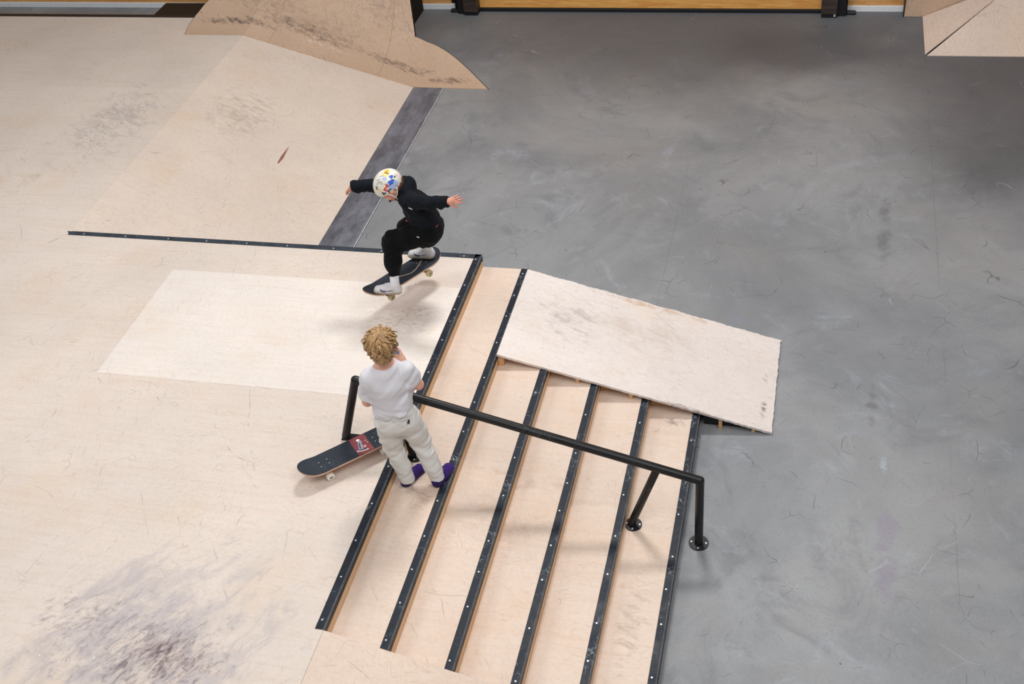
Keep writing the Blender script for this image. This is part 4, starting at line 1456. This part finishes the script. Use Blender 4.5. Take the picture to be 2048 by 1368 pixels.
# a few flyaway wisps on the crown
for k in range(26):
    a = rr.rand() * 6.28
    n_ = unit(V3(math.cos(a) * 0.6, math.sin(a) * 0.6 - 0.1, 0.75))
    p = hP(*(n_ * V3(0.078, 0.094, 0.086) + V3(0, -0.012, 0.024)))
    nw = unit(Rm.T @ n_)
    tg = unit(np.cross(nw, rr.randn(3)))
    path_bm(bm, [p + nw * (0.020 * u) + tg * (0.030 * u * u) - np.array(KB) for u in (0, 0.35, 0.7, 1.0)], [0.0014, 0.0012, 0.0009, 0.0004], 4)
from_bm('highlights', bm, 'hair_light', hair, True)

# phone held in front of the face
ph = thing('smartphone', 'small blue-grey phone held up by the blond child in white', 'phone', tuple(V3(0.118, -0.285, 1.462)))
ph.rotation_euler = (0.45, 0.0, 0.25)
bm = bmesh.new()
vs_ = [bm.verts.new(v) for v in boxv(-0.034, 0.034, -0.004, 0.004, -0.005, 0.125)]
for f in BOXF:
    bm.faces.new([vs_[i] for i in f])
bmesh.ops.bevel(bm, geom=bm.edges[:], offset=0.0025, segments=2, affect='EDGES')
from_bm('phone_body', bm, plain('blue_grey_case', srgb(120, 146, 172), 0.4), ph)
box('screen', -0.031, 0.031, -0.0046, -0.0041, 0.0, 0.120, plain('blue_screen', srgb(126, 158, 186), 0.2), ph)

# ================================================================== skater in the air
SBASE = (-0.38, 1.2, 0.95)
fh, ft = V3(-0.337, 0.988, 0.898), V3(-0.54, 0.974, 0.906)
bh, bt = V3(-0.234, 1.455, 0.873), V3(-0.43, 1.440, 0.883)
bup = np.array((s_rot @ Vector((0, 0, 1))))
bup2 = unit(bup + V3(0, 0, 0.5))
Lan, Ran = V3(-0.372, 0.988, 0.978), V3(-0.272, 1.452, 0.952)
Lkn, Rkn = V3(-0.385, 1.115, 1.255), V3(-0.345, 1.330, 1.222)
Lhp, Rhp = V3(-0.178, 1.195, 1.270), V3(-0.165, 1.320, 1.265)
pel = V3(-0.165, 1.255, 1.300)
che = V3(-0.200, 1.230, 1.465)
nck = V3(-0.292, 1.240, 1.590)
Lsh, Rsh = V3(-0.232, 1.165, 1.555), V3(-0.315, 1.325, 1.560)
Lel, Rel = V3(-0.052, 1.112, 1.578), V3(-0.495, 1.290, 1.580)
Lwr, Rwr = V3(0.066, 1.095, 1.603), V3(-0.650, 1.235, 1.598)
hc = V3(-0.357, 1.208, 1.634)
sup = unit(V3(-0.64, -0.20, 0.72))
sfw = unit(V3(-0.62, -0.32, -0.72))
wid = unit(Lsh - Rsh)

b = Vol((-0.80, 0.86, 0.87), (0.20, 1.56, 1.80), 0.0038)
hR, hP = head(b, hc, sup, sfw, 0.96)
b.cap(nck, hc - sup * 0.04 - sfw * 0.01, 0.040, 0.042, 0.03)
b.cap(nck - V3(-0.02, 0, 0.02), che, 0.060, 0.088, 0.04, w=wid, flat=0.7)
b.cap(che, pel, 0.090, 0.090, 0.04, w=wid, flat=0.75)
for S, E_, W_ in ((Lsh, Lel, Lwr), (Rsh, Rel, Rwr)):
    b.cap(nck, S, 0.038, 0.040, 0.04)
    b.cap(S, E_, 0.037, 0.030, 0.02)
    b.cap(E_, W_, 0.030, 0.020, 0.015)
for Hh_, K_, A_, T_ in ((Lhp, Lkn, Lan, ft), (Rhp, Rkn, Ran, bt)):
    b.cap(Hh_, K_, 0.062, 0.048, 0.04)
    b.cap(K_, A_, 0.046, 0.024, 0.015)
    b.cap(A_ - V3(0, 0, 0.02), A_ * 0.55 + T_ * 0.45 - V3(0, 0, 0.004), 0.019, 0.015, 0.01)
hand(b, Lwr, (0.95, 0.32, 0.16), (-0.35, 0.78, -0.52), -1, 0.26, 0.24, 0.9, 0.8)
hand(b, Rwr, (-0.55, 0.25, -0.55), (0.6, -0.2, -0.75), -1, 0.40, 0.20, 0.92, 0.9)
sk = b.build('person', 'skin_tan', None, SBASE)
tag(sk, 'child in black hoodie and stickered white helmet jumping on a skateboard, arms spread', 'person')
face_parts(sk, hP, 0.96, SBASE, 'iris_brown')

hd = Vol((-0.72, 0.95, 1.20), (0.13, 1.48, 1.72), 0.0038)
hd.cap(nck - V3(-0.03, 0, 0.04), che, 0.088, 0.112, 0.05, w=wid, flat=0.74)
hd.cap(che, pel - V3(-0.005, 0, 0.0), 0.116, 0.116, 0.04, w=wid, flat=0.92)
for S, E_, W_ in ((Lsh, Lel, Lwr), (Rsh, Rel, Rwr)):
    hd.cap(nck - V3(0, 0, 0.02), S, 0.050, 0.056, 0.04)
    hd.cap(S, E_, 0.060, 0.050, 0.035)
    hd.cap(E_, W_ - unit(W_ - E_) * 0.018, 0.049, 0.041, 0.02)
    hd.cap(W_ - unit(W_ - E_) * 0.018, W_ + unit(W_ - E_) * 0.002, 0.036, 0.035, 0.008)
    hd.clip(W_ + unit(W_ - E_) * 0.010, unit(W_ - E_), W_ - 0.06, W_ + 0.06)
# hood lying on the shoulders and neck
hd.cap(nck + V3(0.035, -0.045, 0.015), nck + V3(0.055, 0.01, 0.030), 0.034, 0.040, 0.03)
hd.cap(nck + V3(0.055, 0.01, 0.030), nck + V3(0.02, 0.075, 0.020), 0.040, 0.034, 0.03)
hd.cap(nck + V3(-0.060, -0.045, -0.035), nck + V3(0.035, -0.045, 0.015), 0.026, 0.036, 0.02)
hd.cap(nck + V3(0.012, -0.035, 0.035), nck + V3(0.045, 0.03, 0.055), 0.030, 0.034, 0.03)
hd.cap(nck + V3(-0.075, -0.045, -0.055), nck + V3(-0.085, -0.05, -0.065), 0.012, 0.010, 0.01)
def hood_folds(P):
    f = 0.010 * vnoise(np.stack([(P[:, 0] + P[:, 2] * 0.6) * 24, P[:, 1] * 9, P[:, 2] * 10], 1)) + 0.007 * np.abs(vnoise(np.stack([(P[:, 0] - P[:, 2] * 0.5) * 30 + 3, P[:, 1] * 12, P[:, 2] * 9], 1)))
    f += 0.004 * vnoise(np.stack([P[:, 0] * 34, P[:, 1] * 12, P[:, 2] * 14 + 7], 1))
    f += 0.005 * vnoise(np.stack([(P[:, 2] - 0.4 * P[:, 0]) * 30, P[:, 0] * 8, P[:, 1] * 8], 1)) * gauss(P[:, 2] - 1.36, 0.08)
    return f
hd.disp(hood_folds)
hoodie = hd.build('hoodie', 'hoodie', sk, SBASE, 1)

jg = Vol((-0.50, 0.86, 0.98), (-0.02, 1.54, 1.36), 0.0038)
jg.cap(pel + V3(0, 0, 0.02), pel - V3(-0.01, 0, 0.05), 0.100, 0.104, 0.03, w=wid, flat=0.9)
for Hh_, K_, A_ in ((Lhp, Lkn, Lan), (Rhp, Rkn, Ran)):
    jg.cap(Hh_ + V3(0.01, 0, -0.01), K_ * 0.6 + Hh_ * 0.4 - V3(0, 0, 0.01), 0.086, 0.078, 0.04)
    jg.cap(K_ * 0.6 + Hh_ * 0.4 - V3(0, 0, 0.01), K_, 0.078, 0.066, 0.03)
    cuff = A_ + unit(K_ - A_) * 0.055
    jg.cap(K_, K_ * 0.35 + cuff * 0.65, 0.064, 0.060, 0.03)
    jg.cap(K_ * 0.35 + cuff * 0.65, cuff + unit(K_ - A_) * 0.02, 0.060, 0.042, 0.02)
    jg.cap(cuff + unit(K_ - A_) * 0.02, cuff, 0.039, 0.038, 0.006)
    jg.clip(cuff, unit(A_ - K_), cuff - 0.075, cuff + 0.06)
def jog_folds(P):
    f = 0.009 * vnoise(np.stack([(P[:, 2] + 0.5 * P[:, 0]) * 26, P[:, 0] * 9, P[:, 1] * 9], 1)) + 0.006 * np.abs(vnoise(np.stack([(P[:, 2] - 0.6 * P[:, 0]) * 36, P[:, 0] * 10, P[:, 1] * 12], 1)))
    return f + 0.003 * vnoise(P * 30)
jg.disp(jog_folds)
jog = jg.build('joggers', 'joggers', sk, SBASE, 1)
# helmet with stickers
HC = hP(0, -0.004, 0.030)
HRAD = V3(0.092, 0.108, 0.094)
hl_ = Vol(HC - 0.125, HC + 0.125, 0.0028)
hl_.ell(HC, hR, HRAD, 0.0)
def local_n(y, z):
    return hR[1] * y + hR[2] * z
hl_.clip(hP(0, 0.10, 0.030), local_n(0.34, -1.0))
for sd in (-1, 1):
    hl_.ell(hP(sd * 0.085, 0.004, -0.022), hR, V3(0.045, 0.030, 0.036), 0.006, op='sub')
hl_.ell(HC, hR, HRAD - 0.012, 0.004, op='sub')
t = NT('cream_helmet_shell')
n_ = t.noise(t.objc(), 18, 4)
M['helmet'] = t.out(t.mix(t.rng(n_, 0.35, 0.7), srgb(226, 220, 204), srgb(238, 236, 232)), 0.35, 0.5)
helm = hl_.build('helmet', 'helmet', sk, SBASE, 1)
EX, EY, EZ = V3(0.968342, 0.228853, -0.099699), V3(-0.073207, 0.642179, 0.763051), unit(V3(0.348, -0.783, 0.517))
def on_helmet(a, b, off):
    """point of the shell found by walking from the sticker side towards the shell"""
    o_ = HC + EX * a + EY * b + EZ * 0.3
    rad = HRAD + off
    oo = (hR @ (o_ - HC)) / rad
    dd = (hR @ (-EZ)) / rad
    A_, B_, C_ = dd @ dd, 2 * oo @ dd, oo @ oo - 1
    q = B_ * B_ - 4 * A_ * C_
    tt = (-B_ - math.sqrt(max(q, 0))) / (2 * A_)
    return o_ - EZ * tt
PXM = 293.0
def sticker(pts, mat, off=0.0016, name='sticker'):
    """pts: outline in 1/293 m around the middle of the shell; fanned from its centre so it follows the curve"""
    P_ = [(x / PXM, y / PXM) for x, y in pts]
    cx_, cy_ = sum(p[0] for p in P_) / len(P_), sum(p[1] for p in P_) / len(P_)
    vs = [on_helmet(cx_, cy_, off)]
    for fr in (0.5, 1.0):
        vs += [on_helmet(cx_ + (x - cx_) * fr, cy_ + (y - cy_) * fr, off) for x, y in P_]
    n = len(P_)
    fs = []
    for i in range(n):
        j = (i + 1) % n
        fs.append((0, 1 + i, 1 + j))
        fs.append((1 + i, 1 + n + i, 1 + n + j, 1 + j))
    return obj(name, [v - np.array(SBASE) for v in vs], fs, mat, helm, True)
def blob(cx_, cy_, rx, ry, rot=0, n=10, jag=0.35, seed=0):
    r_ = random.Random(seed)
    out = []
    for k in range(n):
        a = k * 2 * math.pi / n
        m = 1 + r_.uniform(-jag, jag)
        x, y = rx * m * math.cos(a), ry * m * math.sin(a)
        out.append((cx_ + x * math.cos(rot) - y * math.sin(rot), cy_ + x * math.sin(rot) + y * math.cos(rot)))
    return out
for nm, c in (('st_orange', (238, 170, 40)), ('st_yellow', (240, 214, 140)), ('st_blue', (44, 96, 200)), ('st_sky', (176, 196, 236)), ('st_red', (206, 52, 48)), ('st_navy', (40, 84, 138)), ('st_grey', (120, 126, 126)), ('st_black', (30, 34, 40)), ('st_pink', (236, 176, 168)), ('st_peach', (232, 206, 168))):
    M[nm] = plain(nm + '_vinyl', srgb(*c), 0.45, var=0.06, sc=40)
sticker(blob(-3, 20, 9, 6, 0.5, 10, 0.15, 1), 'st_yellow', 0.0012)
sticker([(-8, 19), (2, 18), (3, 25), (-3, 27), (-6, 23)], 'st_orange', 0.0018)
sticker([(-6, 20.5), (2, 18.2), (2.4, 19.6), (-4.5, 22)], 'st_black', 0.0024)
sticker(blob(9, -2, 10, 9, 0.2, 12, 0.25, 2), 'st_sky', 0.0012)
sticker(blob(7, 13, 5, 3.5, 0.5, 10, 0.45, 3), 'st_blue', 0.0018)
sticker(blob(8, 5.5, 7, 3.5, 0.3, 11, 0.45, 4), 'st_blue', 0.0018)
sticker(blob(7, 0, 4, 3, 0.9, 9, 0.5, 5), 'st_blue', 0.0018)
sticker(blob(-7, 10, 5, 3, -0.4, 9, 0.4, 6), 'st_sky', 0.0014)
# red and orange letter-like sticker
sticker([(-6, -2), (-3.5, -0.5), (3.5, -5), (2, -7)], 'st_red', 0.0020)
sticker([(-2, -3), (0.5, -5), (-6, -14), (-9, -13)], 'st_red', 0.0021)
sticker([(-8, -14), (-1, -16), (1, -13.5), (-6, -12)], 'st_red', 0.0022)
sticker(blob(-2, -10, 3.6, 3.4, 0.2, 9, 0.15, 8), 'st_pink', 0.0017)
sticker([(-1, -15), (6, -9), (8, -11), (1, -17.5)], 'st_navy', 0.0020)
sticker(blob(8, -15, 5, 4, 0.3, 8, 0.3, 9), 'st_peach', 0.0014)
sticker([(-24, -5), (-20, -6), (-19, -13), (-22.5, -12)], 'st_grey', 0.0016)
sticker(blob(-15, -13, 4, 2.5, -0.5, 8, 0.3, 10), 'st_yellow', 0.0015)
sticker([(-13, -18), (-9, -17), (-6, -20), (-4, -17), (-3, -20), (-8, -23), (-10, -20)], 'st_black', 0.0018)
sticker([(15, -3.2), (19, -4), (22, -3), (18, -5.5)], 'st_red', 0.0020)
sticker(blob(16, 17, 4, 1.2, -0.6, 8, 0.3, 12), 'st_pink', 0.0015)
for k, (x, y, a) in enumerate(((-18, 7, 0.6), (-15, 3, 0.2), (-19, 1, 1.2), (-12, 14, 0.3), (-13, 0, -0.4))):
    c_, s_ = math.cos(a), math.sin(a)
    sticker([(x - 4 * c_, y - 4 * s_), (x + 4 * c_ + s_ * 0.5, y + 4 * s_ - c_ * 0.5), (x + 4 * c_, y + 4 * s_ + 0.6), (x - 4 * c_ - s_, y - 4 * s_ + 0.8)], 'st_grey', 0.0015)
sticker([(13.6 + 1.7 * math.cos(k * 0.785), 13.4 + 1.7 * math.sin(k * 0.785)) for k in range(8)], 'st_black', 0.0016, 'vent_hole')
# chin straps and the brown hair under the shell
M['strap'] = plain('white_strap', srgb(226, 224, 220), 0.6, var=0.04)
M['brown_hair'] = plain('brown_hair', srgb(96, 62, 42), 0.6, var=0.3, sc=60)
hb = Vol(hc - 0.12, hc + 0.12, 0.003)
hb.ell(hP(0, -0.022, 0.004), hR, V3(0.077, 0.080, 0.082), 0.01)
hb.clip(hP(0, 0.004, 0), local_n(1.0, -0.15))
hb.clip(hP(0, 0.0, -0.058), local_n(0, -1.0))
hb.disp(lambda P: 0.004 * vnoise(np.stack([P[:, 0] * 90, P[:, 1] * 90, P[:, 2] * 30], 1)))
hb.build('hair', 'brown_hair', sk, SBASE, 0)
for sd in (-1, 1):
    bm = bmesh.new()
    path_bm(bm, [hP(sd * 0.086, 0.034, 0.022) - np.array(SBASE), hP(sd * 0.083, 0.020, -0.025) - np.array(SBASE), hP(sd * 0.072, 0.022, -0.058) - np.array(SBASE), hP(sd * 0.042, 0.038, -0.088) - np.array(SBASE), hP(0, 0.046, -0.098) - np.array(SBASE)], 0.0042, 8)
    path_bm(bm, [hP(sd * 0.082, -0.046, -0.012) - np.array(SBASE), hP(sd * 0.078, -0.012, -0.042) - np.array(SBASE), hP(sd * 0.072, 0.022, -0.058) - np.array(SBASE)], 0.0042, 8)
    from_bm('chin_strap', bm, 'strap', helm, True)

for hl, to in ((fh, ft), (bh, bt)):
    make_shoe(sk, SBASE, foot_matrix(hl, to, bup2), 'skater', 'shoe_white', 'sole_tan', 0.004, laces='tab_white', emblem='navy')
# printed marks and labels on the clothes: found on the cloth itself
def ray_hit(o, origin, direction):
    dg = bpy.context.evaluated_depsgraph_get()
    inv = o.matrix_world.inverted()
    me = o.data
    from mathutils.bvhtree import BVHTree
    bvh = BVHTree.FromPolygons([v.co for v in me.vertices], [p.vertices[:] for p in me.polygons])
    return bvh
_cache = {}
def label_on(o, name, start, du, dv, size, mat):
    """small flat label laid on the cloth, found from a point outside it"""
    if o.name not in _cache:
        _cache[o.name] = ray_hit(o, None, None)
    bvh = _cache[o.name]
    st_ = Vector(V3(*start) - np.array(SBASE)) + Vector(EZ) * 0.4
    du, dv = Vector(unit(du)), Vector(unit(dv))
    vs = []
    nu, nv_ = 5, 3
    for i in range(nu):
        for j in range(nv_):
            q = st_ + du * (i / (nu - 1) - 0.5) * size[0] + dv * (j / (nv_ - 1) - 0.5) * size[1]
            h_ = bvh.ray_cast(q, -Vector(EZ))
            if h_[0] is None:
                return None
            vs.append(h_[0] + h_[1] * 0.0025)
    fs = [(i * nv_ + j, (i + 1) * nv_ + j, (i + 1) * nv_ + j + 1, i * nv_ + j + 1) for i in range(nu - 1) for j in range(nv_ - 1)]
    return obj(name, vs, fs, mat, o)

for K_, A_ in ((Lkn, Lan), (Rkn, Ran)):
    d_ = unit(K_ - A_)
    bm = bmesh.new()
    path_bm(bm, [A_ - V3(0, 0, 0.045) - np.array(SBASE), A_ - V3(0, 0, 0.02) - np.array(SBASE), A_ - np.array(SBASE), A_ + d_ * 0.04 - np.array(SBASE), A_ + d_ * 0.075 - np.array(SBASE)], [0.028, 0.0315, 0.032, 0.032, 0.031], 16)
    from_bm('sock', bm, 'sock', sk, True)
label_on(jog, 'pocket_tab', (-0.243, 1.135, 1.400), EX, EY, (0.034, 0.010), 'tab_red') or label_on(hoodie, 'pocket_tab', (-0.243, 1.135, 1.400), EX, EY, (0.034, 0.010), 'tab_red')
label_on(jog, 'pocket_logo', (-0.117, 0.953, 1.400), EX + 0.3 * -EY, EY, (0.018, 0.006), 'tab_white')
label_on(hoodie, 'chest_print', tuple(V3(-0.335, 1.295, 1.400) + EX * 0.045 + EY * 0.005), EX - 0.4 * EY, EY, (0.026, 0.007), 'tab_white')
label_on(hoodie, 'hood_print', tuple(V3(-0.365, 1.600, 1.400) - EX * 0.03 - EY * 0.03), EX - 0.9 * EY, EY + EX * 0.4, (0.024, 0.007), 'tab_white')
label_on(hoodie, 'hem_label', (-0.030, 1.100, 1.400), EX + 1.5 * EY, -EX, (0.022, 0.012), 'tab_dark_red')
